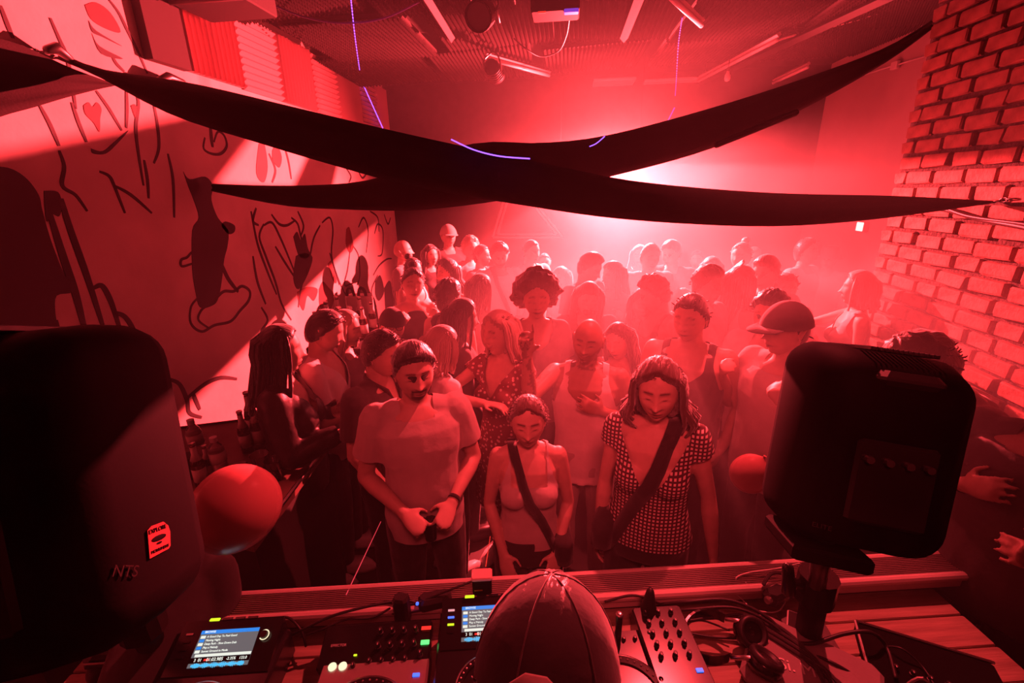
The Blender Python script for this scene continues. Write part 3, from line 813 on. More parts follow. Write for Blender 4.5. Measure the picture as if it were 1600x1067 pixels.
        def kill(c):
            k = c[:, 2] < hem
            r = np.hypot(c[:, 0], c[:, 1]-.015)
            k |= (c[:, 2] > 1.44) & (r < .076)
            fr = c[:, 1] < .03
            ax = np.abs(c[:, 0])
            if neck == 'crew': k |= fr & (c[:, 2] > 1.435-.02*0) & (ax < .070)
            if neck == 'v': k |= fr & (c[:, 2] > 1.27+ax*1.75) & (ax < .105)
            if neck == 'polo': k |= fr & (c[:, 2] > 1.33+ax*3.0) & (ax < .06)
            if neck == 'scoop': k |= fr & (c[:, 2] > 1.33+ (ax/.095)**2*.1) & (ax < .095)
            if top in ('tank', 'crop'):
                k |= (ax > (.112 if top == 'tank' else .100)*wd+.0+np.clip(1.42-c[:, 2], 0, 1)*.35) & (c[:, 2] > 1.285)
                st = .046 if top == 'crop' else .062
                k |= (c[:, 2] > (1.325 if top == 'crop' else 1.315+4.5*ax**2*1.6)) & (ax < (.105 if top == 'tank' else .085)) & fr & (ax < .105*wd-.0+.0-(.028 if top == 'crop' else .035)+.012)
            if top == 'halter': k |= (ax > .035+np.clip(1.50-c[:, 2], 0, 1)*.38) & (c[:, 2] > 1.27)
            if top == 'capsleeve': k |= fr & (c[:, 2] > 1.20+ax*1.75) & (ax < .135)
            for a, d, L, rr in cuts:
                t = (c-a) @ d; rad_ = np.linalg.norm(c-a-t[:, None]*d, axis=1)
                k |= (t > L) & (rad_ < rr) & (t < L+.2)
            return k
        co, q = cutmesh(co, q, kill)
        N = vnormals(co, q); fo = snoise(co*np.array((1, 1, .55)), 26, o['seed'])*(.0035 if near else .004)+(snoise(co*np.array((1, 1, .5)), 60, 3)*.0012 if near == 2 else 0)
        if top == 'jacket': fo = fo*2
        co = co+N*fo[:, None]
        emit({'tee': 't_shirt', 'shirt': 'shirt', 'jacket': 'jacket', 'long': 'long_sleeved_top', 'tank': 'tank_top', 'crop': 'camisole', 'halter': 'halter_top', 'dress': 'dress_top', 'capsleeve': 'blouse'}[top], bend(co), q, tm)
        if neck == 'polo':
            for sx in (-1, 1):
                cm = MB().tube([(0, .085, 1.50), (sx*.062, .04, 1.50), (sx*.066, -.02, 1.475), (sx*.045, -.075, 1.44), (sx*.02, -.11, 1.37)], [(.022, .005)]*3+[(.026, .005), (.006, .004)], 6, up=(0, 0, 1))
                emit('collar', bend(np.concatenate(cm.v)), cm.f, tm)
    # --- bottoms
    bot = o.get('bottom', 'pants'); bm_ = CL[o.get('botc', 'black')]
    mb = MB(); zb = {'pants': .09, 'shorts': .50, 'skirt': .52, 'miniskirt': .66, 'longskirt': .2}[bot]
    mb.loft([ring(z, a, b, y0, .008) for z, a, b, y0 in TR if z <= 1.06])
    if 'skirt' in bot:
        mb.loft([ring(1.0, .155, .11, .005, .01), ring(.85, .185, .14, .01, .01), ring(zb, .20, .16, .01, .02)])
    else:
        for hp, kn, an in legs:
            mb.tube([hp+Vector((0, 0, .02)), hp.lerp(kn, .5), kn], [.100, .087, .070], 12, rounded=True)
            mb.tube([kn, kn.lerp(an, .4), an-Vector((0, 0, .02))], [.070, .070, .062], 12)
    co, q = remesh(mb, max(vox, .011), 2)
    co, q = cutmesh(co, q, lambda c: (c[:, 2] > .995) | (c[:, 2] < zb))
    co = co+vnormals(co, q)*(snoise(co, 22, 5)*.004)[:, None]
    emit({'pants': 'trousers', 'shorts': 'shorts'}.get(bot, 'skirt'), bend(co), q, bm_)
    for hp, kn, an in legs:
        m = MB(); x = an.x
        m.loft([[(x+math.cos(t)*w, an.y-.065+math.sin(t)*l-.012*0, z) for t in [k*math.pi/6 for k in range(12)]] for z, w, l in ((.0, .044, .135), (.022, .047, .138), (.05, .042, .125), (.085, .034, .085))])
        V = np.concatenate(m.v)*s; emit('shoe', V, m.f, M['rubber'] if o.get('seed', 0) % 2 else M['white'], smooth=True)
    # --- hair, hat, glasses
    hm_ = hair_mesh(o, near == 2)
    if hm_: emit('hair', bend(to_head(np.concatenate(hm_.v))), hm_.f, HM[o.get('hairc', 'black')])
    def headpart(name, mb, m, parent=root): return emit(name, bend(to_head(np.concatenate(mb.v))), mb.f, m, parent=parent)
    if o.get('hat') in ('cap', 'capback'):
        D, F = head_grid(28, 20); sg = -1 if o['hat'] == 'cap' else 1
        P = D*(HR+np.array((.020, .020, .014))); keep = [f for f in F if D[list(f), 2].mean() > .22]
        mb = MB().add(P, keep); mb.v.append(P*.985); mb.f += [tuple(i+len(P) for i in f[::-1]) for f in keep]; mb.mi += [0]*len(keep)
        mb.ell((0, 0, .135), (.009, .009, .005), nu=8, nv=6)
        cp = headpart('cap', mb, CL[o.get('hatc', 'dark')])
        if near == 2:
            sm = MB(); CR = HR+np.array((.0205, .0205, .0145))
            for k in range(6):
                a = math.pi*k/3+.26; sm.tube([np.array((math.sin(a)*math.cos(e), math.cos(a)*math.cos(e), math.sin(e)))*CR for e in [rad(16+q*9) for q in range(9)]], .0012, 5)
            headpart('seam', sm, CL['dark'])
            pt = MB().loft([[(x*1.0, .116-.9*x*x*4+w_, z) for x, z in ((-.035, .032), (-.030, .055), (-.012, .070), (.012, .070), (.030, .055), (.035, .032))] for w_ in (0.0, .004)])
            headpart('rear_patch', pt, CL['khaki'])
        R = []
        for k in range(11):
            t = (k/10-.5)*2.1; x = math.sin(t)*.088; y0 = sg*(math.cos(t)*.105); ln = .075*math.cos(t*.75)
            R.append([(x, y0, .030), (x*1.0, y0+sg*ln, .018-.25*x*x), (x, y0+sg*ln, .014-.25*x*x), (x, y0, .025)])
        headpart('brim', MB().loft(R), CL[o.get('hatc', 'dark')], parent=root)
    if o.get('hat') == 'bucket':
        headpart('bucket_hat', MB().lathe([(.001, .150), (.06, .152), (.088, .13), (.098, .05), (.145, .02), (.143, .015), (.095, .04)], n=20), CL['grey'])
    if o.get('glasses'):
        mb = MB()
        for sx in (-1, 1):
            mb.tube([(sx*.031+math.cos(t)*.023, -.094, .010+math.sin(t)*.018) for t in [k*math.pi/6 for k in range(13)]], .0025, 5)
            if o['glasses'] == 'sun': mb.ell((sx*.031, -.094, .010), (.022, .002, .017), nu=10, nv=6)
            mb.tube([(sx*.054, -.092, .014), (sx*.078, -.02, .014), (sx*.080, .02, .008)], .002, 5)
        mb.tube([(-.009, -.097, .014), (.009, -.097, .014)], .002, 5)
        headpart('sunglasses' if o['glasses'] == 'sun' else 'glasses', mb, M['gloss'])
    # --- strap across the chest
    if o.get('strap'):
        sx = o['strap']; R = []; w = o.get('strapw', .022); n = 26
        for k in range(n):
            t = k/(n-1); a = math.pi*2*t
            # closed loop: over one shoulder, down the front to the other hip, up the back
            z = 1.19+.29*math.cos(a); x = sx*(.075+.0)*math.cos(a)-sx*.02+(-sx)*.0
            x = sx*(math.cos(a)*.115-.035); fr = -math.sin(a)
            za = min(max(z, .86), 1.47); A_ = np.interp(za, [q_[0] for q_ in TR], [q_[1] for q_ in TR])*wd+.02; B_ = np.interp(za, [q_[0] for q_ in TR], [q_[2] for q_ in TR])*wd+.022
            xx = max(-A_*.97, min(A_*.97, x)); yy = B_*math.sqrt(max(.0, 1-abs(xx/A_)**2.3))
            bust = (.045 if fem else .022)*math.exp(-((za-1.27)/.08)**2)
            y = -(yy+bust)*fr/max(abs(fr), .25) if fr > 0 else yy*(-fr)/max(abs(fr), .25)
            R.append(Vector((xx, y, z+.03*(z > 1.4))))
        mb = MB(); rings = []
        for i in range(n):
            a, b = R[max(i-1, 0)], R[min(i+1, n-1)]; tt = (b-a).normalized(); c = Vector((R[i].x, R[i].y, 0)); c = c.normalized() if c.length > .02 else Vector((0, 0, 1))
            if R[i].z > 1.45: c = Vector((0, 0, 1))
            wv = tt.cross(c).normalized()*w; rings.append([R[i]-wv+c*.0, R[i]+wv, R[i]+wv+c*.005, R[i]-wv+c*.005])
        mb.loft(rings); emit('bag_strap', bend(np.concatenate(mb.v)), mb.f, CL['black'])
        hb = MB().bbox((-sx*.17*wd, -.05, .95), (.09, .20, .15), .02); emit('bag', bend(np.concatenate(hb.v)), hb.f, CL['black'])
    # wrist positions in world, for held things
    Mw = Matrix.Translation(root.location) @ Matrix.Rotation(root.rotation_euler.z, 4, 'Z'); out = []
    for A in arms:
        sp, u, el, f, wr, nn, pose, side = A; fn = Vector(f).normalized(); nv = (Vector(nn)-fn*Vector(nn).dot(fn)).normalized()
        palm = wr+fn*.085-nv*.036
        out.append((Mw @ Vector(bend(np.array(palm)[None])[0]), (Mw.to_3x3() @ fn), (Mw.to_3x3() @ nv)))
    if o.get('watch') is not None:
        A = arms[o['watch']]; f = Vector(A[3]); w = A[4]-f*.02
        mb = MB().tube([w-f*.008, w+f*.008], .029, 14); emit('wristband', bend(np.concatenate(mb.v)), mb.f, CL['black'])
    return root, out
# ---------------------------------------------------------------- the crowd
def spot_for(px, py, w, zlo=1.52, zhi=1.84, T=1.75, yoff=0.0):
    R = FPX*.175/w; p = AR(px, py, R); z = min(max(p.z, zlo), zhi)
    return AZ(px, py, z) if abs(z-p.z) > 1e-6 else p
PEOPLE = {}
def P(key, px, py, w, label, extra=0, **o):
    zlo, zhi = o.pop('zlo', 1.5), o.pop('zhi', 1.84)
    p = spot_for(px, py, w, zlo, zhi)
    o['face'] = math.degrees(math.atan2(-p.x, p.y))+extra
    lean, slean = rad(o.get('lean', 0)), rad(o.get('slean', 0))
    ty, tz = -.80*math.sin(lean), .80*math.cos(lean)*math.cos(slean)+.95; tx = .8*math.sin(slean)
    if o.get('sit'): pass
    o['h'] = p.z/tz*1.75; s = p.z/tz
    a = rad(o['face']); ox, oy = s*(tx*math.cos(a)-ty*math.sin(a)), s*(tx*math.sin(a)+ty*math.cos(a))
    o['x'], o['y'] = p.x-ox, p.y-oy; o['label'] = label
    if 'group' not in o: o['group'] = 'crowd on the dance floor'
    PEOPLE[key] = make_person(o)+(o,)
    return PEOPLE[key]
# front row and second row
P('goatee', 641, 537, 64, 'goateed person in a plain pale t-shirt with slicked dark hair, hands at the waist', 4, near=2, hair='side', beard='goatee', head=(6, 5, 0), arms=('clasp', 'clasp'), top='tee', topc='pale', hem=.84, watch=1, tattoo=0, build=1.02, h0=1)
P('camisole', 825, 618, 66, 'person in a pale camisole with dark bag strap, small earrings, looking down', 2, near=2, female=True, hair='tied', hairc='brown', head=(-2, 5, 0), arms=('low', 'low'), top='crop', topc='pale', hem=.95, strap=-1, botc='black', build=.98)
P('gingham', 1035, 563, 67, 'person in a checked blouse with shoulder length layered hair and crossbody strap', -2, near=2, female=True, hair='wavy', hairlen=.19, hairc='brown', head=(0, 6, -3), arms=('hang', 'hangout'), top='capsleeve', topc='gingham', hem=.93, strap=1, bottom='shorts', build=1.06, strapw=.03)
P('bald', 920, 497, 52, 'smiling bald person in a white tank top pointing one finger up', -4, near=2, hair='bald', smile=True, beard='stubble', head=(-6, 4, 4), arms=('up', 'chest'), top='tank', topc='white', botc='pale', tattoo=1, tan=True, hem=.80, build=1.08)
P('polo', 583, 515, 53, 'person in a dark open collared polo shirt with thick black hair, turned to the right', 48, near=2, hair='short', head=(10, 14, 0), arms=('low', 'reach'), top='shirt', topc='dark', neck='polo', hem=.84)
P('leather', 425, 513, 55, 'person in a shiny black jacket with long dark hair seen in profile by the bottles', 72, near=1, female=True, hair='long', head=(10, 4, 0), arms=('phone', 'cup'), top='jacket', topc='leather', neck='v', zlo=1.3, zhi=1.74)
P('reader', 490, 483, 47, 'person in a white shirt with short dark hair looking down at a phone', 70, near=1, hair='short', head=(8, 22, 0), arms=('phone', 'phone'), top='tee', topc='white', neck='v', zlo=1.3, zhi=1.74)
P('blondeseat', 530, 487, 41, 'person with long fair hair sitting beyond the phone reader', 60, near=1, female=True, hair='long', hairc='fair', head=(5, 8, 0), arms=('cup', 'low'), top='long', topc='grey', zlo=1.3, zhi=1.72)
P('bobhair', 680, 514, 50, 'person with a straight fair bob seen from behind the pale t-shirt wearer', 120, near=1, female=True, hair='bob', hairc='fair', head=(0, 10, 0), arms=('low', 'low'), top='tee', topc='white', zhi=1.66)
P('laugher', 785, 489, 50, 'laughing person in a speckled short sleeved dress with swept fair hair reaching left', -42, near=1, female=True, hair='long', hairlen=.16, hairc='fair', smile=True, head=(-8, 2, -6), arms=('reach', 'low'), top='dress', topc='floral', neck='v', bottom='skirt', botc='floral', hem=.85)
P('capsun', 607, 482, 40, 'person in a pale brimmed cap and round glasses behind the polo shirt', 10, near=1, hair='short', hat='capback', hatc='black', glasses='clear', head=(0, 4, 6), arms=('cup', 'low'), top='tee', topc='dark')
P('behindbald', 975, 506, 44, 'person with long straight dark hair tilting their head behind the bald person', -14, near=1, female=True, hair='long', hairlen=.40, head=(-14, 8, -8), arms=('low', 'low'), top='tee', topc='pale')
P('fadetank', 1087, 459, 48, 'broad person in a dark tank top with short back-lit hair, head turned aside', -8, near=1, hair='short', head=(-12, 8, 0), arms=('cup', 'pocket'), top='tank', topc='dark', build=1.16)
P('capclasp', 1243, 474, 50, 'person in a curved peak cap with hands raised together at the chest', -38, near=1, hair='crop', hat='cap', head=(-12, 4, 0), arms=('cuphigh', 'cuphigh'), top='tee', topc='pale', build=1.05)
P('capfriend', 1212, 456, 42, 'person with tight curls standing just behind the peaked cap', -20, near=1, hair='curly', head=(0, 8, 0), arms=('hang', 'hang'), top='tee', topc='white')
P('afro', 838, 433, 44, 'person with a big round afro in a loose t-shirt', 4, near=1, female=True, hair='afro', hairc='brown', head=(0, 6, 0), arms=('hang', 'hang'), top='tee', topc='grey', neck='scoop')
P('dreads', 918, 440, 37, 'tall person with very long dark dreadlocks looking down', 6, near=1, hair='dreads', beard='goatee', head=(0, 14, 4), arms=('low', 'hang'), top='tee', topc='black', hairc='brown')
P('longsmile', 1005, 452, 36, 'smiling person with long straight hair leaning beside a curly head', 8, near=1, female=True, hair='long', smile=True, head=(4, 2, 0), arms=('cup', 'low'), top='tee', topc='grey')
P('curlfade', 1035, 430, 37, 'person with short black curls bowing towards the long haired smiler', -55, near=1, hair='curly', head=(-20, 22, 0), arms=('low', 'low'), top='tank', topc='dark')
P('rimhair', 1066, 452, 27, 'person mostly hidden behind the broad tank top, only bright hair showing', 150, near=0, hair='short', hairc='fair', arms=('low', 'low'), top='tee', topc='pale')
P('darkback', 715, 470, 44, 'person with long dark hair over one shoulder behind the fair bob', 100, near=1, female=True, hair='long', hairlen=.30, head=(0, 6, 0), arms=('low', 'low'), top='long', topc='dark')
P('halter', 640, 419, 34, 'person in a black halter top with tied dark hair, hands raised', 12, near=1, female=True, hair='tied', bun=True, head=(-4, 2, 8), arms=('cuphigh', 'cuphigh'), top='halter', topc='black')
P('updo', 643, 404, 26, 'person with a headband half hidden behind the halter top', 40, near=0, female=True, hair='tied', bun=True, top='tank', topc='white')
P('baldprofile', 627, 376, 28, 'bald person in a t-shirt with backpack straps looking to the right beside the painted wall', 75, near=1, hair='bald', head=(8, -4, 0), arms=('hang', 'hang'), top='tee', topc='grey', strap=1)
P('paletop', 700, 407, 30, 'person with wavy dark hair in a pale sleeveless top turning left', -50, near=1, female=True, hair='wavy', head=(-10, 0, 0), arms=('low', 'low'), top='tank', topc='white')
P('whiteback', 698, 441, 38, 'person with curly dark hair in a white vest with a thin shoulder strap', 140, near=0, hair='curly', arms=('low', 'low'), top='tank', topc='white', strap=1)
P('darkwoman', 746, 431, 34, 'person with straight dark hair whose arm reaches to the right', 120, near=0, female=True, hair='long', head=(0, 4, 0), arms=('reach', 'low'), top='tank', topc='pale')
P('curlystrap', 779, 379, 36, 'person with a mop of bright edged curls and a dark strap over a pale t-shirt', 4, near=1, hair='curly', beard='stubble', head=(4, 14, 0), arms=('low', 'low'), top='tee', topc='white', strap=-1, build=1.05)
P('beardright', 750, 383, 24, 'bearded person in a dark t-shirt looking to the right', 55, near=0, hair='crop', beard='full', head=(10, 0, 0), top='tee', topc='dark')
P('stripes', 733, 371, 26, 'person with fair curls wearing a striped shirt near the back', 30, near=0, female=True, hair='curly', hairc='fair', head=(0, 4, 0), top='long', topc='stripe')
P('shadowcap', 699, 352, 25, 'tall person in a cap standing in the dark left rear corner', 20, near=0, hair='crop', hat='cap', hatc='khaki', top='long', topc='dark', zhi=1.95)
P('shadowlong', 671, 384, 22, 'dim person with long hair in the dark left rear corner', 30, near=0, female=True, hair='long', top='long', topc='black')
P('shortrear', 828, 375, 30, 'person with close cropped hair and rim lit shoulders before the triangle frame', 30, near=1, hair='crop', head=(10, 4, 0), arms=('hang', 'hang'), top='tee', topc='pale', build=1.05)
P('smallrear', 851, 396, 22, 'small figure far behind the afro', 0, near=0, hair='crop', top='tee', topc='pale')
P('fairlong', 880, 417, 26, 'person with very long fair hair between the afro and the dreadlocks', -30, near=1, female=True, hair='long', hairlen=.45, hairc='fair', head=(-6, 10, 0), arms=('low', 'low'), top='tank', topc='white')
P('bower', 915, 393, 39, 'person with a side parting bowing to the right over raised fingers', 50, near=1, hair='side', head=(10, 22, 0), arms=('cup', 'cup'), top='tee', topc='dark')
P('headband', 962, 410, 30, 'person with a pale headband and long hair facing left', -45, near=1, female=True, hair='long', hairc='red', head=(-8, 4, 0), arms=('low', 'low'), top='tee', topc='grey')
P('fairhair', 1016, 381, 29, 'person with fair cropped hair and wide rim lit shoulders', 18, near=1, hair='short', hairc='fair', head=(4, 6, 0), top='tee', topc='pale', build=1.08)
P('drinker', 1053, 375, 29, 'person in a dark t-shirt holding a cup below the chin', -14, near=1, hair='side', head=(-8, 14, 0), arms=('cuphigh', 'low'), top='tee', topc='dark')
P('curlright', 1104, 418, 36, 'person with bright topped curls looking to the right', 50, near=1, hair='curly', hairc='brown', head=(6, 6, 0), arms=('low', 'low'), top='tee', topc='grey')
P('wavehair', 1112, 404, 26, 'person with wavy hair just behind the bright topped curls', 20, near=0, female=True, hair='wavy', hairc='red', top='tank', topc='dark')
P('bunrear', 1161, 380, 25, 'person with fair tied-up hair near the rear right', -20, near=0, female=True, hair='tied', bun=True, hairc='fair', top='tank', topc='white')
P('lightrear', 1178, 386, 21, 'person whose bright forehead shows beside the tied-up hair', 40, near=0, hair='crop', hairc='fair', top='tee', topc='white')
P('longback', 1158, 419, 33, 'person with long hair turned away with one bright shoulder', 130, near=0, female=True, hair='long', hairc='brown', arms=('low', 'low'), top='tank', topc='white')
P('browhand', 1204, 400, 32, 'person holding a hand against the brow', -16, near=1, hair='side', hairc='brown', head=(-10, 10, 0), arms=('brow', 'low'), top='tee', topc='grey')
P('rearright', 1263, 374, 28, 'person in a pale t-shirt looking right at the rear', 60, near=0, hair='short', head=(8, -6, 0), top='tee', topc='white')
P('brimrear', 1298, 388, 20, 'faint person in a round brimmed hat at the rear right', -10, near=0, hair='crop', hat='bucket', top='tee', topc='pale')
P('rearmiddle', 1230, 428, 30, 'person with short hair behind the peaked cap, shoulder lit', 20, near=0, hair='short', arms=('hang', 'cup'), top='shirt', topc='grey')
P('brickside', 1350, 427, 30, 'person with bright hair facing left at the end of the bricks', -75, near=1, female=True, hair='bob', hairc='fair', head=(-6, 0, 0), arms=('reach', 'cup'), top='tank', topc='white')
P('rearhalf', 1000, 384, 22, 'small figure between the headband and the fair cropped hair', 0, near=0, female=True, hair='long', top='tank', topc='pale')
P('rearfar', 1090, 392, 20, 'faint figure behind the cup holder at the back', 0, near=0, hair='short', top='tee', topc='pale')
P('stoop', 1448, 518, 50, 'stooping person in a plain shirt with wavy hair close to the bricks', -60, near=1, hair='curly', hairc='brown', head=(-10, 18, 0), lean=26, arms=('low', 'low'), top='tee', topc='grey', build=1.1, group='people at the edges')
P('edge', 1705, 560, 62, 'person at the right edge in a dark top holding both hands together', -20, near=2, hair='crop', head=(0, 8, 0), arms=('chest', 'cup'), top='shirt', topc='dark', watch=0, build=1.15, tan=True, group='people at the edges')
# the person whose back and elbow fill the lower left, behind the left loudspeaker
P('leaner', 308, 768, 70, 'person in a dark long sleeved top leaning on the ledge behind the left loudspeaker', 150, near=1, female=True, hair='tied', head=(10, 10, 0), lean=50, arms=('lean', 'lean'), top='long', topc='black', tan=True, zlo=1.1, zhi=1.3, group='people at the edges')
# ---------------------------------------------------------------- flat writing helper
def glow(name, c, e): return mat(name, (0.02, .02, .02), .5, emit=c, estr=e)
def text(s, size, m, parent, M4, name='lettering', align='CENTER'):
    cu = bpy.data.curves.new(name, 'FONT'); cu.body = s; cu.size = size; cu.align_x = align; cu.align_y = 'CENTER'; cu.extrude = .0003
    q = bpy.data.objects.new('tmp', cu); TMP.collection.objects.link(q)
    with bpy.context.temp_override(scene=TMP, view_layer=TMP.view_layers[0]): dg = bpy.context.evaluated_depsgraph_get(); dg.update()
    me = bpy.data.meshes.new_from_object(q.evaluated_get(dg)); bpy.data.objects.remove(q); me.name = name
    me.materials.clear(); me.materials.append(m); o = link(name, me)
    o.parent = parent; o.matrix_local = M4; return o
Zl, Zt = 1.03, .96
LA, LB = AZ(120, 944, Zl), AZ(1480, 864, Zl); LC, LD = AZ(120, 988, Zl), AZ(1480, 896, Zl)
bu = (LB-LA).normalized(); bv = Vector((bu.y, -bu.x, 0))          # along the booth, towards the camera
BA = math.atan2(bu.y, bu.x)
# ribbed ledge
lw = ((LC-LA).dot(bv)+(LD-LB).dot(bv))/2; ll = (LB-LA).length
led = thing('booth_ledge', 'long ribbed pale ledge running across the front of the mixing booth', 'ledge', (LA+LB)/2+bv*lw/2, BA)
MB().bbox((0, 0, -.03), (ll, lw, .05), .006).build('board', M['rib'], led)
for k in range(10):
    MB().bbox((0, lw*.35-k*lw*.078, .001), (ll-.01, lw*.044, .018), .004).build('rib', M['rib'], led)
MB().tube([(-ll/2, -lw/2+.0, -.003), (ll/2, -lw/2, -.003)], .015, 10).build('rounded_edge', M['rib'], led)
MB().tube([(-ll/2, lw/2+.0, -.003), (ll/2, lw/2, -.003)], .013, 10).build('rounded_edge', M['rib'], led)
MB().box((0, lw/2-.03, -.545), (ll+.3, .04, .97)).build('front_panel', M['board'], led)
# table top and legs, made of worn boards
c = (LC+LD)/2+bv*.33; c.z = Zt-.02
tb = thing('equipment_table', 'reddish wooden table of boards carrying the mixing equipment', 'table', (c.x, c.y, 0), BA)
for k in range(5): MB().bbox((0, -.165+k*.11+.02, Zt-.022), (2.9, .106, .04), .004).build('plank', M['wood'], tb)
for sx in (-1.35, 0.0, 1.35):
    for sy in (-.12, .28): MB().bbox((sx, sy, (Zt-.045)/2), (.06, .06, Zt-.045), .005).build('leg', M['board'], tb)
def L2W(o, p): return Vector(o.location)+Matrix.Rotation(o.rotation_euler.z, 3, 'Z') @ Vector(p)
def sheet(parent, name, c, size, m, tilt=0, th=.0012): return MB().bbox(c, (size[0], size[1], th), .0004, rot=Matrix.Rotation(tilt, 3, 'X') if tilt else None).build(name, m, parent)
MS = dict(yel=glow('lit_yellow', (.75, 1, .02), 1.1), grn=glow('lit_green', (.1, 1, .2), 1.5), blu=glow('lit_blue', (.05, .15, 1), 1.6), wht=glow('lit_warm_white', (1, .85, .55), 1.2),
          scr=glow('screen_grey', (.12, .13, .14), 1.0), scb=glow('screen_blue', (.0, .25, .85), 1.0), scw=glow('screen_white', (.85, .9, .8), 1.0), txt=glow('screen_text', (.9, .95, .85), 1.2),
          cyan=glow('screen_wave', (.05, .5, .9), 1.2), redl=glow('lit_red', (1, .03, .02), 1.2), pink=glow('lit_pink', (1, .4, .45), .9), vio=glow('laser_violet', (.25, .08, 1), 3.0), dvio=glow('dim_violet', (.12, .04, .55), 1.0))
def knob(parent, x, y, z, r=.009, h=.016, m=None, name='knob'):
    o = MB().lathe([(r, 0), (r, h*.3), (r*.78, h*.35), (r*.7, h), (r*.3, h)], (x, y, z), 14).build(name, m or M['rubber'], parent); 
    MB().box((x, y-r*.4, z+h), (r*.2, r*.8, .001)).build('pointer', M['white'], o); return o
def jog(parent, x, y, z, r):
    j = MB().lathe([(r, 0), (r, .012), (r*.97, .018), (r*.80, .020), (r*.78, .014), (.001, .015)], (x, y, z), 48).build('jog_wheel', M['gloss'], parent)
    MB().tube([(x+math.cos(t)*r*.985, y+math.sin(t)*r*.985, z+.016) for t in [k*math.pi/32 for k in range(65)]], .003, 6).build('rim', M['metal'], j)
    rg = []
    for k in range(36):
        t = k*math.pi/18; MB_ = None
        rg.append((x+math.cos(t)*r*.89, y+math.sin(t)*r*.89, z+.0205))
    m = MB()
    for p in rg: m.ell(p, (.0035, .0035, .0022), nu=6, nv=4)
    tag(m.build('grip_dimple', M['metal'], j), kind='stuff'); return j
def deck(px, py, label, z=1.07, rot=0.0, screen=True, body=None):
    """a media player: px, py is the middle of its rear top edge"""
    p = AZ(px, py, z); d = thing('media_player', label, 'media player', (p.x, p.y, Zt), BA+rot); w, l, hh = .315, .40, z-Zt
    bm_ = body or M['gloss']
    MB().bbox((0, -l/2, hh/2), (w, l, hh), .008).build('casing', bm_, d)
    if screen:
        T = rad(20); o = MB().loft([[(-w/2+.01, -.005, hh-.002), (w/2-.01, -.005, hh-.002), (w/2-.01, -.005, hh+.052), (-w/2+.01, -.005, hh+.052)], [(-w/2+.01, -.14, hh-.002), (w/2-.01, -.14, hh-.002), (w/2-.01, -.14, hh+.004), (-w/2+.01, -.14, hh+.004)]]).build('display_hood', bm_, d)
        ty = lambda v: Vector((0, -.012-v*math.cos(T), hh+.0505-v*math.sin(T)))       # v runs down the sloped face
        R = Matrix.Rotation(T, 4, 'X')
        def on(x, v, up=.0022): return Matrix.Translation(ty(v)+Vector((x, -math.sin(T)*up, math.cos(T)*up))) @ R
        def plate(name, x, v, sw, sh, m, up=.001):
            q = MB().bbox((0, 0, 0), (sw, sh, .001), .0003).build(name, m, d); q.matrix_local = on(x, v, up); return q
        plate('screen', 0, .070, .170, .096, MS['scr'], .001)
        plate('title_bar', 0, .027, .170, .010, MS['scb'], .0018)
        text('BROWSE', .008, MS['txt'], d, on(-.058, .027, .003))
        for k, s_ in enumerate(('A Good Day To Feel Good', 'Moving Night', 'Deep Park - Slow Down Dub', 'Play a Melody', 'Sunset Ground in Mode')):
            plate('album_thumbnail', -.074, .040+k*.0095, .014, .0075, MS['scw'] if k % 2 == 0 else MS['scb'], .0018)
            text(s_, .0078, MS['txt'], d, on(-.062, .040+k*.0095, .003), align='LEFT')
        plate('list_bar', .004, .088, .160, .007, MS['scw'], .0018)
        plate('status_bar', 0, .100, .170, .014, M['black'], .0018)
        text('3', .011, MS['txt'], d, on(-.070, .100, .003)); text('01', .011, MS['txt'], d, on(-.056, .100, .003)); text('01:03.985', .012, MS['txt'], d, on(-.014, .100, .003))
        text('-2.35%', .010, MS['txt'], d, on(.032, .100, .003)); text('133.0', .010, MS['txt'], d, on(.066, .100, .003)); plate('red_tag', -.038, .100, .014, .005, MS['redl'], .0026)
        m = MB()
        for k in range(60): m.box((-.075+k*.0025, 0, 0), (.0018, .004+.010*abs(math.sin(k*1.7)*math.sin(k*.31)), .001))
        q = m.build('waveform', MS['cyan'], d); q.matrix_local = on(0, .113, .002); tag(q, kind='stuff')
        for k in range(4):
            b = MB().bbox((-.062+k*.038, -.004, hh+.0525), (.030, .009, .004), .001).build('button', MS['yel'] if k == 0 else M['gloss'], d)
        ring = [( .108+math.cos(t)*.013, math.sin(t)*.013, .006) for t in [rad(-140+k*15) for k in range(19)]]
        q = MB().tube(ring, .0014, 5).build('lit_ring', MS['wht'], d); q.matrix_local = on(0, .045, .001)
        q = MB().lathe([(.011, 0), (.010, .014), (.001, .014)], n=16).build('knob', M['rubber'], d); q.matrix_local = on(.108, .045, .001)
        for k, mm in enumerate((MS['pink'], MS['blu'], MS['yel'], M['gloss'])):
            q = MB().bbox((0, 0, 0), (.020, .006, .002), .0006).build('button', mm if 'second' in label else M['metal'] if k < 1 else M['gloss'], d); q.matrix_local = on(-.118, .030+k*.020, .002)
        jog(d, 0, -.265, hh+.002, .095)
    else:
        jog(d, .0, -.215, hh, .125)
        for k in range(2):
            MB().lathe([(.012, 0), (.012, .004), (.001, .005)], (-.125+k*.030, -.045, hh), 18).build('round_button', MS['wht'], d)
        MB().lathe([(.008, 0), (.008, .004), (.001, .005)], (-.125, -.13, hh), 14).build('round_button', M['gloss'], d)
        for k in range(4): knob(d, -.02+k*.035, -.035, hh, .007, .012)
        knob(d, -.065, -.045, hh, .008, .012); knob(d, .13, -.03, hh, .008, .025); knob(d, .115, -.17, hh, .010, .02)
        MB().bbox((.125, -.085, hh+.002), (.020, .010, .004), .001).build('button', MS['blu'], d)
    return d
deck(375, 984, 'media player with a lit track list screen at the lower left of the booth', 1.06)
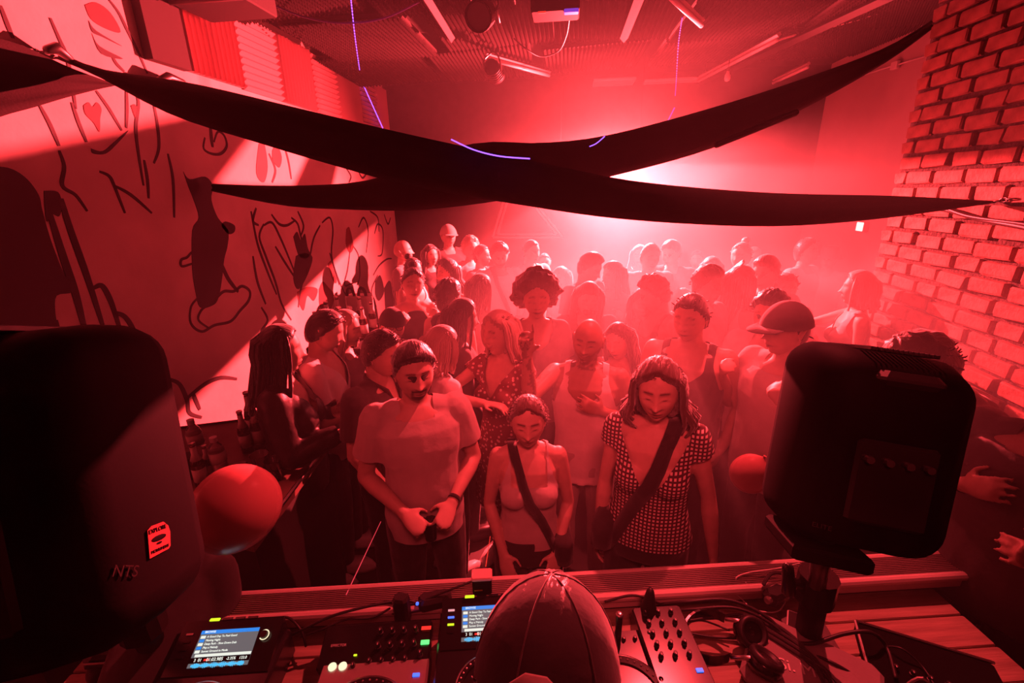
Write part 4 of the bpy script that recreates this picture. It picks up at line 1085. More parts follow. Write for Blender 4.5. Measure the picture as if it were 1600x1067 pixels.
deck(592, 1015, 'silver deck with two round lit buttons and a large jog wheel', 1.03, body=mat('brushed_silver', (.45, .38, .38), .35, .6), screen=False)
deck(765, 948, 'second media player half hidden behind the capped head', 1.07)
deck(945, 985, 'deck with jog wheel beside the metal rod at the right of the capped head', 1.03, body=M['gloss'], screen=False)
# effects unit with two rows of knobs
p = AZ(594, 975, 1.05); ef = thing('effects_unit', 'black effects box with two rows of knobs and a green lit key', 'effects unit', (p.x, p.y, 1.0), BA)
T = Matrix.Rotation(rad(16), 3, 'X')
MB().bbox((0, -.055, .022), (.33, .125, .045), .006, rot=T).build('casing', M['gloss'], ef)
for r_ in range(2):
    for k in range(4): knob(ef, .01+k*.036, -.035-r_*.038, .052-r_*.011, .0085, .022)
MB().bbox((.150, -.030, .058), (.030, .012, .002), .0006).build('display', MS['redl'], ef)
MB().bbox((.150, -.068, .046), (.026, .014, .004), .001).build('lit_key', MS['grn'], ef)
MB().bbox((-.055, -.09, .04), (.010, .005, .004), .001).build('lit_key', MS['yel'], ef)
text('EFFECTOR', .010, M['white'], ef, Matrix.Translation((-.11, -.065, .052)) @ Matrix.Rotation(rad(16), 4, 'X'))
for sx in (-.13, .13): MB().bbox((sx, -.05, -.02), (.02, .08, .04), .003).build('foot', M['rubber'], ef)
# mixer right of the player with blue key
p = AZ(1045, 945, 1.05); mx = thing('mixer', 'black mixer with a small blue lit key left of the headphones', 'mixer', (p.x, p.y, Zt), BA)
MB().bbox((-.045, -.17, .045), (.16, .34, .09), .006).build('casing', M['gloss'], mx)
for r_ in range(5):
    for k in range(3): knob(mx, -.09+k*.042, -.03-r_*.035, .09, .008, .018)
MB().bbox((.005, -.215, .092), (.020, .012, .004), .001).build('lit_key', MS['blu'], mx)
for k in range(3): MB().bbox((-.095+k*.04, -.27, .095), (.014, .022, .012), .002).build('fader', M['white'], mx)
# metal rod aerial and dark cone
p = AZ(965, 1000, 1.06); q = thing('metal_rod', 'short upright chrome topped rod beside the right deck', 'rod', p)
MB().tube([(0, 0, -.1), (0, 0, .10)], .010, 12).build('shaft', M['gloss'], q); MB().ell((0, 0, .102), (.012, .012, .007), nu=12, nv=8).build('tip', M['metal'], q)
p = AZ(1013, 955, 1.04); q = MB().lathe([(.030, -.08), (.028, .0), (.022, .03), (.012, .085), (.007, .095), (.001, .096)], n=18).build('nozzle_bottle', M['rubber'], smooth=True)
q.location = p; tag(q, 'dark cone shaped nozzle standing behind the black mixer', 'bottle')
# small camera on a stalk
p = AZ(754, 925, 1.10); q = thing('small_camera', 'small boxy camera with pale top on a stalk at the ledge', 'camera', p, BA)
MB().bbox((0, 0, .035), (.062, .040, .062), .006).build('casing', M['black'], q); MB().bbox((0, .0, .072), (.068, .044, .014), .004).build('top_cover', mat('pale_pink_plastic', (.8, .5, .48), .4), q)
MB().lathe([(.012, 0), (.012, -.07), (.02, -.075)], (0, 0, .004), 12).build('stalk', M['black'], q); MB().bbox((-.012, -.021, .03), (.026, .002, .004), .0005).build('label_strip', mat('gold', (.5, .35, .1), .4, .6), q)
# ------------------------------------------------------- headphones, phone, bag, cables
p = AZ(1155, 1010, 1.02); hp = thing('headphones', 'large black over-ear headphones lying on the table with glossy band', 'headphones', (p.x, p.y, Zt+.06), rad(-12))
P_ = [(.075*math.cos(t)-.08, .085*math.sin(t)*.95, .012+.02*math.cos(t)) for t in [rad(55+k*14) for k in range(19)]]
rg = [[Vector(p)+Vector((0, 0, a))+Vector(p).normalized()*b for a, b in ((-.018, 0), (.018, 0), (.018, .007), (-.018, .007))] for p in P_]
MB().loft(rg).build('headband', M['gloss'], hp, False)
for k, (e, tilt) in enumerate((((.035, .062, .0), 40), ((.055, -.055, .02), -25))):
    R = Matrix.Rotation(rad(tilt), 3, 'X') @ Matrix.Rotation(rad(20), 3, 'Y')
    c_ = MB().lathe([(.001, -.02), (.040, -.02), (.048, -.008), (.048, .008), (.042, .020), (.020, .022), (.001, .016)], e, 28, rot=R).build('ear_cup', M['gloss'], hp, True)
    MB().lathe([(.030, .018), (.034, .030), (.044, .030), (.048, .018), (.044, .006)], e, 28, rot=R).build('ear_pad', M['rubber'], c_, True)
    MB().tube([Vector(e)+Vector((0, 0, .02)), Vector(e)*.5+Vector((-.01, .035*(1-2*k), .03)), Vector(P_[0 if k == 0 else -1])], .007, 8).build('hinge_arm', M['metal'], hp, True)
p = AZ(1250, 985, 1.0); ph = thing('phone', 'smartphone with pale rim lying face up by the speaker pole', 'phone', p, rad(-25))
MB().bbox((0, 0, 0), (.075, .13, .009), .003).build('frame', M['white'], ph); MB().bbox((0, 0, .005), (.068, .122, .002), .0006).build('screen', M['gloss'], ph)
MB().bbox((0, 0, -.022), (.06, .10, .03), .003).build('holder', M['rubber'], ph)
p = AZ(1268, 1050, 1.0); bg_ = thing('cloth_bag', 'pale cloth bag with dark stripes and handwritten letters at the bottom right', 'bag', p, rad(-30))
bmh = MB(); bmh.bbox((0, 0, -.01), (.34, .26, .05), .02); bmh.build('cloth', CL['grey'], bg_)
for k in range(4): MB().tube(catmull([(-.15, .10-k*.02, .018), (-.03+k*.03, .05-k*.02, .024), (.08+k*.035, -.12, .018)], 5), .006, 6, flat=1).build('stripe', CL['black'], bg_)
text('Si. MH', .05, MS['pink'] if False else M['white'], bg_, Matrix.Translation((-.02, -.02, .017)) @ Matrix.Rotation(rad(20), 4, 'Z'))
text('DC', .06, M['black'], bg_, Matrix.Translation((-.12, -.07, .017)) @ Matrix.Rotation(rad(10), 4, 'Z'))
def zc(pts, name, r, m, label, z=1.0, group='cables on the booth table'):
    return cable(name, [AZ(a[0], a[1], a[2] if len(a) > 2 else z) for a in pts], r, m, label, 'cable', group)
zc([(1030, 945), (1075, 940, 1.04), (1140, 938, 1.05), (1200, 965, 1.03), (1230, 1000), (1270, 1020)], 'cable', .006, M['rubber'], 'thick dark cable looping from the mixer towards the headphones, rear of the bundle')
zc([(1035, 955), (1080, 952, 1.03), (1150, 950, 1.05), (1210, 978, 1.03), (1245, 1018)], 'cable', .005, M['rubber'], 'second dark cable of the bundle rising above the headphones')
zc([(1030, 965), (1070, 970, 1.02), (1110, 965, 1.02), (1170, 962, 1.03), (1225, 992)], 'cable', .005, M['rubber'], 'dark cable passing just over the headphones')
zc([(1040, 985), (1080, 990, 1.0), (1120, 996, 1.0), (1180, 998, 1.0)], 'cable', .004, M['rubber'], 'dark cable running under the headphones')
zc([(1035, 978), (1075, 972, 1.0), (1100, 970, 1.0), (1140, 985, 1.0)], 'cable', .003, M['rubber'], 'thin cable left of the headphones')
zc([(1175, 918), (1150, 905, 1.04), (1168, 895, 1.05), (1215, 888, 1.07), (1250, 880, 1.1)], 'cable', .0022, M['white'], 'thin pale wire curling over the ribbed ledge towards the pole')
zc([(1165, 910, 1.04), (1180, 922), (1205, 908, 1.02), (1225, 907, 1.02), (1250, 925, 1.03), (1280, 945), (1283, 985)], 'cable', .0022, M['white'], 'thin pale wire winding around the foot of the speaker pole')
zc([(1140, 920, 1.03), (1158, 935), (1178, 952), (1215, 955), (1240, 930, 1.02), (1300, 950)], 'cable', .002, M['white'], 'thin pale wire in front of the black adapter')
zc([(1230, 1003, 1.01), (1270, 1005, 1.02), (1320, 990, 1.04), (1360, 988, 1.05), (1385, 1010), (1400, 1060)], 'cable', .006, M['rubber'], 'thick cable arching to the right of the phone')
zc([(1260, 1020), (1300, 1035, 1.02), (1350, 1065), (1380, 1090)], 'cable', .005, M['rubber'], 'dark cable lying over the cloth bag')
zc([(1240, 1020), (1275, 1045, 1.02), (1310, 1080), (1330, 1110)], 'cable', .005, M['rubber'], 'second dark cable lying over the cloth bag')
zc([(1385, 1010), (1410, 1014, 1.02), (1440, 1040), (1460, 1070)], 'cable', .003, M['rubber'], 'thin cable right of the cloth bag')
zc([(440, 1000, 1.0), (470, 985, 1.06), (520, 962, 1.08), (585, 945, 1.08), (630, 938, 1.06), (655, 943, 1.04)], 'cable', .005, M['rubber'], 'thick cable rising over the ledge behind the effects box')
zc([(470, 995), (500, 985, 1.05), (540, 968, 1.06), (580, 965, 1.05), (610, 950, 1.05)], 'cable', .004, M['rubber'], 'cable curving up to the rear of the effects box')
zc([(395, 990), (425, 970, 1.05), (450, 965, 1.07), (470, 985, 1.05), (478, 1010)], 'cable', .004, M['rubber'], 'cable hooped over the rear of the lower left media player')
zc([(560, 965), (585, 950, 1.03), (620, 960, 1.03), (650, 955, 1.04), (690, 950)], 'cable', .003, M['rubber'], 'thin cable knotted behind the effects box')
zc([(600, 940, 1.04), (640, 945, 1.06), (680, 930, 1.08), (720, 915, 1.1), (745, 905, 1.1)], 'cable', .004, M['rubber'], 'cable running up to the small camera')
zc([(945, 940, 1.04), (985, 930, 1.06), (1010, 935, 1.05), (1035, 945)], 'cable', .004, M['rubber'], 'cable bent behind the metal rod')
p = AZ(628, 950, 1.06); q = MB().bbox((0, 0, 0), (.05, .04, .10), .008).build('plug_adapter', M['rubber']); q.location = p; tag(q, 'black plug adapter standing among cables behind the effects box', 'adapter')
p = AZ(652, 943, 1.08); q = MB().bbox((0, 0, 0), (.009, .009, .009), .002).build('status_light', MS['blu']); q.location = p; tag(q, 'tiny blue status light behind the effects box', 'indicator light')
p = AZ(680, 938, 1.05); q = MB().bbox((0, 0, 0), (.11, .05, .05), .012).build('power_adapter', M['rubber']); q.location = p; q.rotation_euler.z = rad(20); tag(q, 'black power adapter lying on the ledge left of the small camera', 'adapter')
# tape dispenser / adapter lump by the pole
p = AZ(1212, 930, 1.02); td = thing('power_brick', 'black rounded adapter with a bright metal plug by the speaker pole', 'adapter', p, rad(30))
MB().bbox((0, 0, 0), (.09, .055, .05), .014).build('casing', M['gloss'], td); MB().lathe([(.012, 0), (.012, .012), (.004, .013)], (-.045, -.01, .01), 14, rot=Matrix.Rotation(rad(-70), 3, 'Y')).build('plug', M['metal'], td)
MB().tube(catmull([(.03, .0, .02), (.06, .02, .045), (.02, .04, .05), (-.03, .03, .03)], 5), .006, 6).build('cord', M['rubber'], td)
# headphone rest, tissue
p = AZ(335, 985, 1.0); q = MB().ell((0, 0, 0), (.055, .035, .028), nu=16, nv=10).build('cloth_pad', CL['pale'], smooth=True); q.location = p; tag(q, 'small rounded pale pad behind the lower left media player', 'pad')
p = AZ(270, 992, 1.02); q = thing('black_case', 'low black curved case left of the lower left media player', 'case', p, BA)
MB().bbox((-.06, -.02, -.02), (.36, .12, .06), .03).build('shell', M['gloss'], q); MB().bbox((-.06, -.08, .0), (.3, .004, .008), .002).build('latch_strip', M['metal'], q)
# road case with LED at lower right
p = AZ(1440, 1010, .98); q = thing('road_case', 'open road case with bright metal edge at the lower right', 'road case', p, rad(-18))
MB().bbox((0, -.16, -.02), (.34, .34, .06), .006).build('shell', M['black'], q)
MB().tube([(-.17, .01, .012), (.17, .01, .012)], .005, 6).build('metal_edge', M['metal'], q); MB().tube([(-.17, .01, .012), (-.17, -.33, .012)], .005, 6).build('metal_edge', M['metal'], q)
for k in range(6): knob(q, -.10+k*.04, -.13, .012, .008, .014)
for k in range(3): MB().tube(catmull([(-.12+k*.1, -.22, .01), (-.06+k*.1, -.18, .06), (.0+k*.1, -.22, .01)], 6), .005, 6).build('handle_loop', M['metal'], q)
p = AZ(1506, 1023, .95); q = thing('power_strip', 'dark power strip with a thin green light at the lower right corner', 'power strip', p, rad(-35))
MB().bbox((0, 0, -.02), (.26, .06, .04), .008).build('casing', M['rubber'], q); MB().bbox((.0, .0, .001), (.028, .004, .004), .001).build('green_light', MS['grn'], q)
# ------------------------------------------------------- loudspeakers on poles
def speaker(px, py, R, rot, label, sc=1.0, flip=1, extra=None):
    """px, py: middle of the rear; rot: matrix of the cabinet (local -Y faces the camera side, +Y is the grille)"""
    p = AR(px, py, R); t_ = thing('loudspeaker', label, 'loudspeaker', p); t_.rotation_mode = 'QUATERNION'; t_.rotation_quaternion = rot.to_quaternion()
    def rr(w0, w1, h, c, y, n=7):       # rounded outline, w0 bottom, w1 top half widths
        q = []
        for cx, cz, a0 in ((w1-c, h-c, 0), (-w1+c, h-c, 90), (-w0+c, -h+c, 180), (w0-c, -h+c, 270)):
            for k in range(n):
                a = rad(a0+90*k/(n-1)); q.append((cx+math.cos(a)*c, y, cz+math.sin(a)*c))
        return q
    w, h = .185*sc, .285*sc
    prof = [(w*.62, w*.70, h*.70, -.155), (w*.86, w*.88, h*.86, -.13), (w*.96, w*.97, h*.96, -.06), (w*1.0, w*1.0, h, .04), (w*1.0, w*1.0, h, .12), (w*.97, w*.97, h*.98, .15)]
    MB().loft([rr(a, b, hh, min(.075*sc, a*.6), y*sc) for a, b, hh, y in prof]).build('cabinet', M['black'], t_, True)
    g = MB().loft([rr(w*.93, w*.93, h*.94, .06*sc, y*sc) for y in (.150, .160)]).build('grille', M['dmetal'], t_)
    MB().bbox((0, -.150*sc, -.06*sc), (.19*sc, .02, .22*sc), .006).build('rear_panel', M['gloss'], t_)
    MB().bbox((.0, -.13*sc, .21*sc), (.16*sc, .05, .03), .012).build('handle', M['rubber'], t_)
    for k in range(4): MB().lathe([(.008, 0), (.007, .012), (.001, .012)], (-.05+k*.033, -.160*sc, .0), 12, rot=Matrix.Rotation(rad(90), 3, 'X')).build('knob', M['dmetal'], t_)
    m = MB()
    for k in range(14): m.bbox((-.08*sc+k*.012*sc, .0, h-.002), (.004, .16, .008), .001)
    tag(m.build('top_ribs', M['rubber'], t_), kind='stuff')
    return t_
def camrot(roll, yaw=0, pitch=0):
    B = Matrix(((_r[0], _f[0], _u[0]), (_r[1], _f[1], _u[1]), (_r[2], _f[2], _u[2])))
    return (B @ Matrix.Rotation(rad(roll), 3, 'Y') @ Matrix.Rotation(rad(yaw), 3, 'Z') @ Matrix.Rotation(rad(pitch), 3, 'X'))
RS = speaker(1345, 698, 1.22, camrot(9, -10, 4), 'black loudspeaker on a clamp pole at the right side of the booth', .73)
LS = speaker(40, 775, .95, camrot(-10, 8, 2), 'large black loudspeaker with a sticker filling the lower left', .80)
# bracket plate under the right one, clamp, pole
for spk, pts, lab in ((RS, ((1290, 835), (1272, 905), (1262, 990)), 'thick dark pole with a knobbed clamp under the right loudspeaker'), (LS, ((190, 900), (210, 960), (238, 1010)), 'dark tilted pole carrying the left loudspeaker')):
    R0 = 1.22 if spk is RS else .98
    a = AR(*pts[0], R0); c = AZ(*pts[2], .97) ; b = a.lerp(c, .45)
    st = thing('speaker_pole', lab, 'speaker stand', c)
    MB().tube([b-c+Vector((0, 0, .02)), Vector((0, 0, 0))], [.032, .036], 16).build('pole', M['black'], st, True)
    MB().tube([a-c, b-c], .020, 12).build('inner_tube', M['dmetal'], st, True)
    MB().tube([b-c+Vector((0, 0, .05)), b-c-Vector((0, 0, .03))], .046, 12).build('collar', M['gloss'], st)
    k = MB().tube([b-c, b-c+Vector((-.075, -.01, .035))], .012, 8).build('clamp_bolt', M['gloss'], st)
    MB().tube([b-c+Vector((-.07, -.01, .0)), b-c+Vector((-.085, -.012, .075))], [.018, .014], 10, rounded=True).build('clamp_knob', M['gloss'], st, True)
    MB().bbox((0, 0, .004), (.14, .14, .012), .004).build('base_plate', M['dmetal'], st)
q = MB().bbox((-.05, .0, -.222), (.15, .16, .03), .006).build('mount_plate', M['black'], RS)
# sticker on the left one
stk = mat('sticker_red', (.55, .1, .1), .6); STM = Matrix.Translation((.10, -.158, -.115)) @ Matrix.Rotation(rad(90), 4, 'X') @ Matrix.Rotation(rad(14), 4, 'Z')
# ---------------------------------------------------------------- sticker and badge on the left loudspeaker
def face_on(spk, px, py, up=.0015):
    """frame on the visible rear surface of a loudspeaker under a sight line"""
    bpy.context.view_layer.update()
    cab = [c for c in spk.children if c.name.startswith('cabinet')][0]
    inv = cab.matrix_world.inverted(); o = inv @ Vector(_C); d = (inv.to_3x3() @ Vector(ray(px, py))).normalized()
    ok, loc, nrm, _ = cab.ray_cast(o, d)
    if not ok: return None
    z = -nrm if nrm.dot(d) > 0 else nrm; x = (inv.to_3x3() @ Vector(_r)); x = (x-z*x.dot(z)).normalized(); y = z.cross(x)
    return Matrix(((x.x, y.x, z.x, loc.x+z.x*up), (x.y, y.y, z.y, loc.y+z.y*up), (x.z, y.z, z.z, loc.z+z.z*up), (0, 0, 0, 1)))
F4 = face_on(LS, 246, 845)
if F4:
    F4 = F4 @ Matrix.Rotation(rad(104), 4, 'Z')
    out = [(-.020, .020), (-.012, .024), (.012, .024), (.021, .016), (.024, .006), (.022, -.014), (.018, -.017), (-.020, -.019)]
    q = MB().loft([[(x, y, 0) for x, y in out], [(x, y, .0008) for x, y in out]]).build('sticker', stk, LS); q.matrix_local = F4
    dk = M['black']
    text('EXPLORE', .0085, dk, q, Matrix.Translation((-.001, .0165, .0012))); text('MONUMENT', .0062, dk, q, Matrix.Translation((.001, -.012, .0012)))
    MB().ell((0, .004, .001), (.015, .0042, .0004), nu=16, nv=4).build('print', dk, q); MB().ell((0, -.003, .001), (.006, .0018, .0004), nu=12, nv=4).build('print', dk, q)
F5 = face_on(LS, 195, 893)
if F5: text('NTS', .020, M['dmetal'], LS, F5 @ Matrix.Rotation(rad(25), 4, 'Z'))
F6 = face_on(RS, 1284, 822)
if F6: text('ELITE', .014, M['metal'], RS, F6)
# ---------------------------------------------------------------- the person at the decks
P('dj', 852, 942, 178, 'person seen from behind at the decks in a dark baseball cap', 176, near=2, hair='short', hat='cap', hatc='black', lean=16, head=(-4, 10, 0), arms=('lean', 'low'), top='tee', topc='black', zlo=1.2, zhi=1.9, group='people at the edges')
# ---------------------------------------------------------------- drinks counter by the painted wall
Zb = 1.06
C = [AZ(150, 800, Zb), AZ(262, 672, Zb), AZ(520, 640, Zb), AZ(515, 690, Zb), AZ(395, 850, Zb)]
cc = sum(C, Vector())/5; cc.z = 0
ct = thing('drinks_counter', 'dark wooden drinks counter covered with bottles along the painted wall', 'counter', cc)
pl = lambda z, k=1.0: [(Vector((p.x, p.y, 0))-cc)*k+Vector((0, 0, z)) for p in C]
MB().loft([pl(Zb-.04), pl(Zb)]).build('counter_top', mat('counter_wood', (.22, .14, .12), .25, noise=.2, nscale=5), ct)
MB().loft([pl(0.0, .9), pl(Zb-.041, .93)]).build('counter_body', M['board'], ct)
for i in range(5):
    a, b = pl(Zb+.004)[i], pl(Zb+.004)[(i+1) % 5]; MB().tube([a, b], .010, 6).build('edge_trim', M['metal'] if i == 3 else M['board'], ct)
PET = mat('clear_plastic', (.95, .9, .9), .08, trans=.85, ior=1.33); GLS = mat('brown_glass', (.12, .03, .02), .06, trans=.5, ior=1.5); LQ = mat('drink', (.5, .25, .2), .1, trans=.5, ior=1.33)
LBL = mat('paper_label', (.75, .7, .66), .6); CLR = mat('clear_glass', (.9, .85, .85), .05, trans=.92, ior=1.45)
def put(px, py, z=Zb): return AZ(px, py, z)
def water(p, label, s=1.0, group='plastic water bottles on the counter'):
    t_ = thing('water_bottle', label, 'bottle', p, random.uniform(0, 3), group)
    pr = [(.001, .0), (.028, .002), (.031, .01), (.031, .05), (.029, .06), (.031, .07), (.029, .085), (.031, .10), (.031, .145), (.026, .165), (.014, .185), (.0125, .20)]
    MB().lathe([(r*s, z*s) for r, z in pr], n=20).build('bottle_body', PET, t_, True)
    MB().lathe([(.0315*s, .095*s), (.0318*s, .145*s)], n=20).build('label_band', LBL, t_, True)
    MB().lathe([(.0145*s, .192*s), (.0145*s, .212*s), (.001, .213*s)], n=16).build('cap', M['white'], t_); return t_
def beer(p, label, s=1.0, group='beer bottles on the counter'):
    t_ = thing('beer_bottle', label, 'bottle', p, random.uniform(0, 3), group)
    MB().lathe([(.001, 0), (.029*s, .002), (.030*s, .01), (.030*s, .13*s), (.024*s, .155*s), (.0135*s, .18*s), (.0125*s, .235*s), (.0145*s, .238*s), (.013*s, .245*s)], n=20).build('bottle_body', GLS, t_, True)
    MB().lathe([(.0255*s, .155*s), (.0138*s, .185*s), (.0132*s, .225*s)], n=20).build('foil_neck', LBL, t_, True)
    MB().lathe([(.0308*s, .04*s), (.0308*s, .11*s)], n=20).build('label_band', LBL, t_, True)
    MB().lathe([(.0150*s, .236*s), (.0150*s, .246*s), (.001, .248*s)], n=14).build('crown_cap', M['metal'], t_); return t_
def cup(p, label, s=1.0, m=None, group='cups on the counter', fill=True):
    t_ = thing('plastic_cup', label, 'cup', p, 0, group)
    MB().lathe([(.001, 0), (.027*s, 0), (.036*s, .10*s), (.038*s, .102*s), (.035*s, .10*s), (.026*s, .004), (.001, .004)], n=20).build('cup_wall', m or CLR, t_, True)
    if fill: MB().lathe([(.001, .006), (.026*s, .006), (.031*s, .055*s), (.001, .055*s)], n=18).build('drink', LQ, t_, True)
    return t_
water(put(453, 697), 'tall clear water bottle with pale label standing nearest the jacketed person', 1.15)
water(put(350, 750), 'clear water bottle with pale cap in the middle front of the counter', 1.1)
water(put(315, 722), 'clear water bottle close to the painted wall, behind the metal tumbler', 1.15)
beer(put(408, 700), 'brown beer bottle with foil neck at the front of the three', 1.05)
beer(put(388, 706), 'brown beer bottle with foil neck at the left of the three', .98)
beer(put(400, 684), 'brown beer bottle standing rearmost of the three, tallest in view', 1.15)
beer(put(332, 748), 'short brown bottle squeezed between two water bottles', .75)
cup(put(412, 742), 'wide clear cup near the counter edge below the beer bottles', 1.15, fill=False)
cup(put(432, 748), 'clear cup lying closest to the counter corner', 1.05)
cup(put(380, 752), 'low clear cup just behind the big balloon', .9)
cup(put(300, 745), 'dark tumbler with a shiny rim near the wall', 1.15, m=M['dmetal'], fill=False)
cup(put(470, 690), 'clear cup right of the tall water bottle', 1.0)
cup(put(418, 655), 'upturned pale cup near the sleeve of the shiny jacket', .9, m=M['white'])
beer(put(284, 740), 'dark bottle half hidden by the left loudspeaker', .9)
beer(put(318, 760), 'dark bottle with a pale round label behind the balloon', .95)
# bottle rack further along the wall
p = AR(556, 520, 3.35); rk = thing('bar_shelf', 'narrow shelf of bottles further along the painted wall', 'shelf', (p.x-.05, p.y, 0))
MB().bbox((0, 0, p.z/2-.02), (.38, .50, p.z-.02), .01).build('shelf_body', M['board'], rk)
for i in range(12):
    a, b = i % 4, i//4; t_ = Vector((p.x-.05-.13+a*.085, p.y-.17+b*.15, p.z-.028)) 
    (beer if i % 3 else water)(t_, '%s bottle on the far shelf, %s from the wall in its %s row' % ('brown' if i % 3 else 'clear plastic', ('first', 'second', 'third', 'fourth')[a], ('near', 'middle', 'rear')[b]), .9 if i % 2 else 1.05, 'bottles on the far shelf')
tote = MB(); q = thing('tote_bag', 'pale paper bag with looped handles on the far shelf', 'bag', (p.x-.08, p.y+.28, p.z-.03))
MB().bbox((0, 0, .12), (.18, .10, .24), .01).build('bag_body', LBL, q)
for s_ in (-.045, .045): MB().tube([(s_+.028*math.cos(t), -.04, .24+.06*math.sin(t)) for t in [k*math.pi/8 for k in range(9)]], .012, 6).build('handle', M['band'], q, True)
MB().bbox((0, 0, -.02), (.25, .15, .04), .005).build('stand', M['board'], q)
# ---------------------------------------------------------------- balloons
def balloon(px, py, R, r, label, m, tail=(0, 0, -1)):
    p = AR(px, py, R); t_ = thing('balloon', label, 'balloon', p); td = Vector(tail).normalized(); Q = td.to_track_quat('-Z', 'Y').to_matrix()
    pr = [(.001, 1.0)]+[(math.cos(a), math.sin(a)) for a in [rad(80-k*10) for k in range(15)]]
    pr = [(a, b if b > 0 else b*1.18) for a, b in pr]+[(.30, -1.14), (.10, -1.25), (.05, -1.29)]
    MB().lathe([(a*r, b*r) for a, b in pr], n=32, rot=Q).build('balloon_skin', m, t_, True)
    MB().lathe([(.04*r, -1.27*r), (.10*r, -1.36*r), (.09*r, -1.38*r)], n=12, rot=Q).build('knot', m, t_); return t_
BL = mat('balloon_rubber', (.62, .26, .25), .3, trans=.25, ior=1.1)
balloon(370, 791, 1.55, .115, 'large pale balloon floating in front of the drinks counter', BL, (-.6, -.2, -.8))
balloon(1171, 741, 2.05, .072, 'small pale balloon held low between the checked blouse and the right loudspeaker', BL, (.45, -.1, 1))
# held things
def held(key, i, mk, label, lift=.0):
    pos, f, n = PEOPLE[key][1][i]; return pos
for key, i, lab in (('drinker', 0, 'cup held below the chin of the dark t-shirt wearer at the rear'), ('longsmile', 0, 'cup held by the smiling long haired person'), ('fadetank', 0, 'cup held by the broad person in the dark tank top'), ('capsun', 0, 'cup held behind the polo shirt')):
    p = PEOPLE[key][1][i][0]; cup(p-Vector((0, 0, .05)), 'clear '+lab, .95, group='cups in hands')
def phone_at(p, label, R):
    t_ = thing('phone', label, 'phone', p); t_.rotation_euler = R
    MB().bbox((0, 0, 0), (.072, .145, .009), .003).build('frame', M['white'], t_); MB().bbox((0, 0, .005), (.066, .136, .002), .0006).build('screen', glow('phone_glow', (1, .75, .7), .5), t_)
p = (PEOPLE['reader'][1][0][0]+PEOPLE['reader'][1][1][0])/2; phone_at(p+Vector((0, 0, .03)), 'phone held up in the hands of the white shirted reader', (rad(20), rad(10), rad(-20)))
p = (PEOPLE['goatee'][1][0][0]+PEOPLE['goatee'][1][1][0])/2; cup(p-Vector((0, .01, .06)), 'dark cup held at the waist of the goateed person', .9, m=M['gloss'], group='cups in hands')
# ---------------------------------------------------------------- ceiling fixtures
def ceil_at(px, py, dz): return AZ(px, py, ZC-dz)
def tube_lamp(a, b, label):
    c = (a+b)/2; t_ = thing('tube_fixture', label, 'light fixture', c); d = (b-a)/2
    MB().tube([-d, d], .018, 10).build('tube', M['white'], t_, True); MB().tube([-d*1.02+Vector((0, 0, .035)), d*1.02+Vector((0, 0, .035))], .022, 4).build('channel', M['pale_wall'], t_)
    for s_ in (-1, 1): MB().tube([d*s_*.8+Vector((0, 0, .03)), d*s_*.8+Vector((0, 0, ZC-c.z-.06))], .006, 6).build('hanger', M['dmetal'], t_)
tube_lamp(ceil_at(760, 91, .22), ceil_at(858, 118, .22), 'unlit fluorescent tube hanging below the middle of the ceiling')
tube_lamp(ceil_at(1048, -4, .22), ceil_at(1096, 40, .22), 'unlit fluorescent tube near the top edge of the picture')
tube_lamp(ceil_at(1092, 126, .22), ceil_at(1215, 62, .22), 'long unlit fluorescent tube above the hanging bulb at the right')
tube_lamp(ceil_at(1190, 138, .18), ceil_at(1262, 105, .18), 'short unlit tube beside the black band under the right of the ceiling')
def spotlamp(p, d, label, s=1.0, m=None):
    t_ = thing('stage_light', label, 'stage light', p); Q = Vector(d).normalized().to_track_quat('Z', 'Y').to_matrix()
    MB().lathe([(.001, -.10*s), (.05*s, -.10*s), (.07*s, -.06*s), (.075*s, .08*s), (.068*s, .08*s), (.062*s, .04*s), (.001, .035*s)], n=24, rot=Q).build('housing', M['black'], t_, True)
    m_ = MB()
    for i in range(5):
        for j in range(5):
            if (i-2)**2+(j-2)**2 < 6: m_.ell(Q @ Vector(((i-2)*.022*s, (j-2)*.022*s, .045*s)), (.008*s,)*3, nu=8, nv=5)
    tag(m_.build('led_lenses', m or MS['dvio'], t_), kind='stuff')
    MB().tube(catmull([Q @ Vector((.078*s, 0, 0)), Q @ Vector((.085*s, 0, -.06*s))+Vector((0, 0, .05*s)), Vector((0, 0, .16*s)), Q @ Vector((-.085*s, 0, -.06*s))+Vector((0, 0, .05*s)), Q @ Vector((-.078*s, 0, 0))], 4), .008*s, 6).build('yoke', M['dmetal'], t_)
    MB().tube([(0, 0, .15*s), (0, 0, ZC-p.z-.03)], .010, 8).build('hanging_rod', M['dmetal'], t_)
    for k in range(5): MB().lathe([(.0755*s, -.03*s+k*.02*s), (.079*s, -.025*s+k*.02*s), (.0755*s, -.02*s+k*.02*s)], n=24, rot=Q).build('cooling_rib', M['dmetal'], t_)
spotlamp(ceil_at(752, 22, .32), (-.1, -1, -.5), 'round stage light with dim violet lenses at the top of the picture', 1.15)
spotlamp(ceil_at(772, 112, .34), (.3, .8, -.6), 'dark stage light hanging beside the middle fluorescent tube', 1.0)
t_ = thing('laser_unit', 'dark box fixture with violet glint at the top right of the round stage light', 'stage light', ceil_at(868, 8, .30))
MB().bbox((0, 0, 0), (.30, .20, .12), .01).build('housing', M['black'], t_); MB().bbox((.10, -.08, -.065), (.09, .05, .02), .004).build('lens_block', MS['dvio'], t_); MB().tube([(0, 0, .05), (0, 0, .27)], .012, 8).build('hanging_rod', M['dmetal'], t_)
MB().bbox((-.08, -.09, -.062), (.05, .012, .01), .002).build('red_light', MS['redl'], t_)
b = thing('light_bulb', 'pale unlit bulb hanging from the tube at the right of the ceiling', 'light bulb', AZ(1137, 118, ZC-.34))
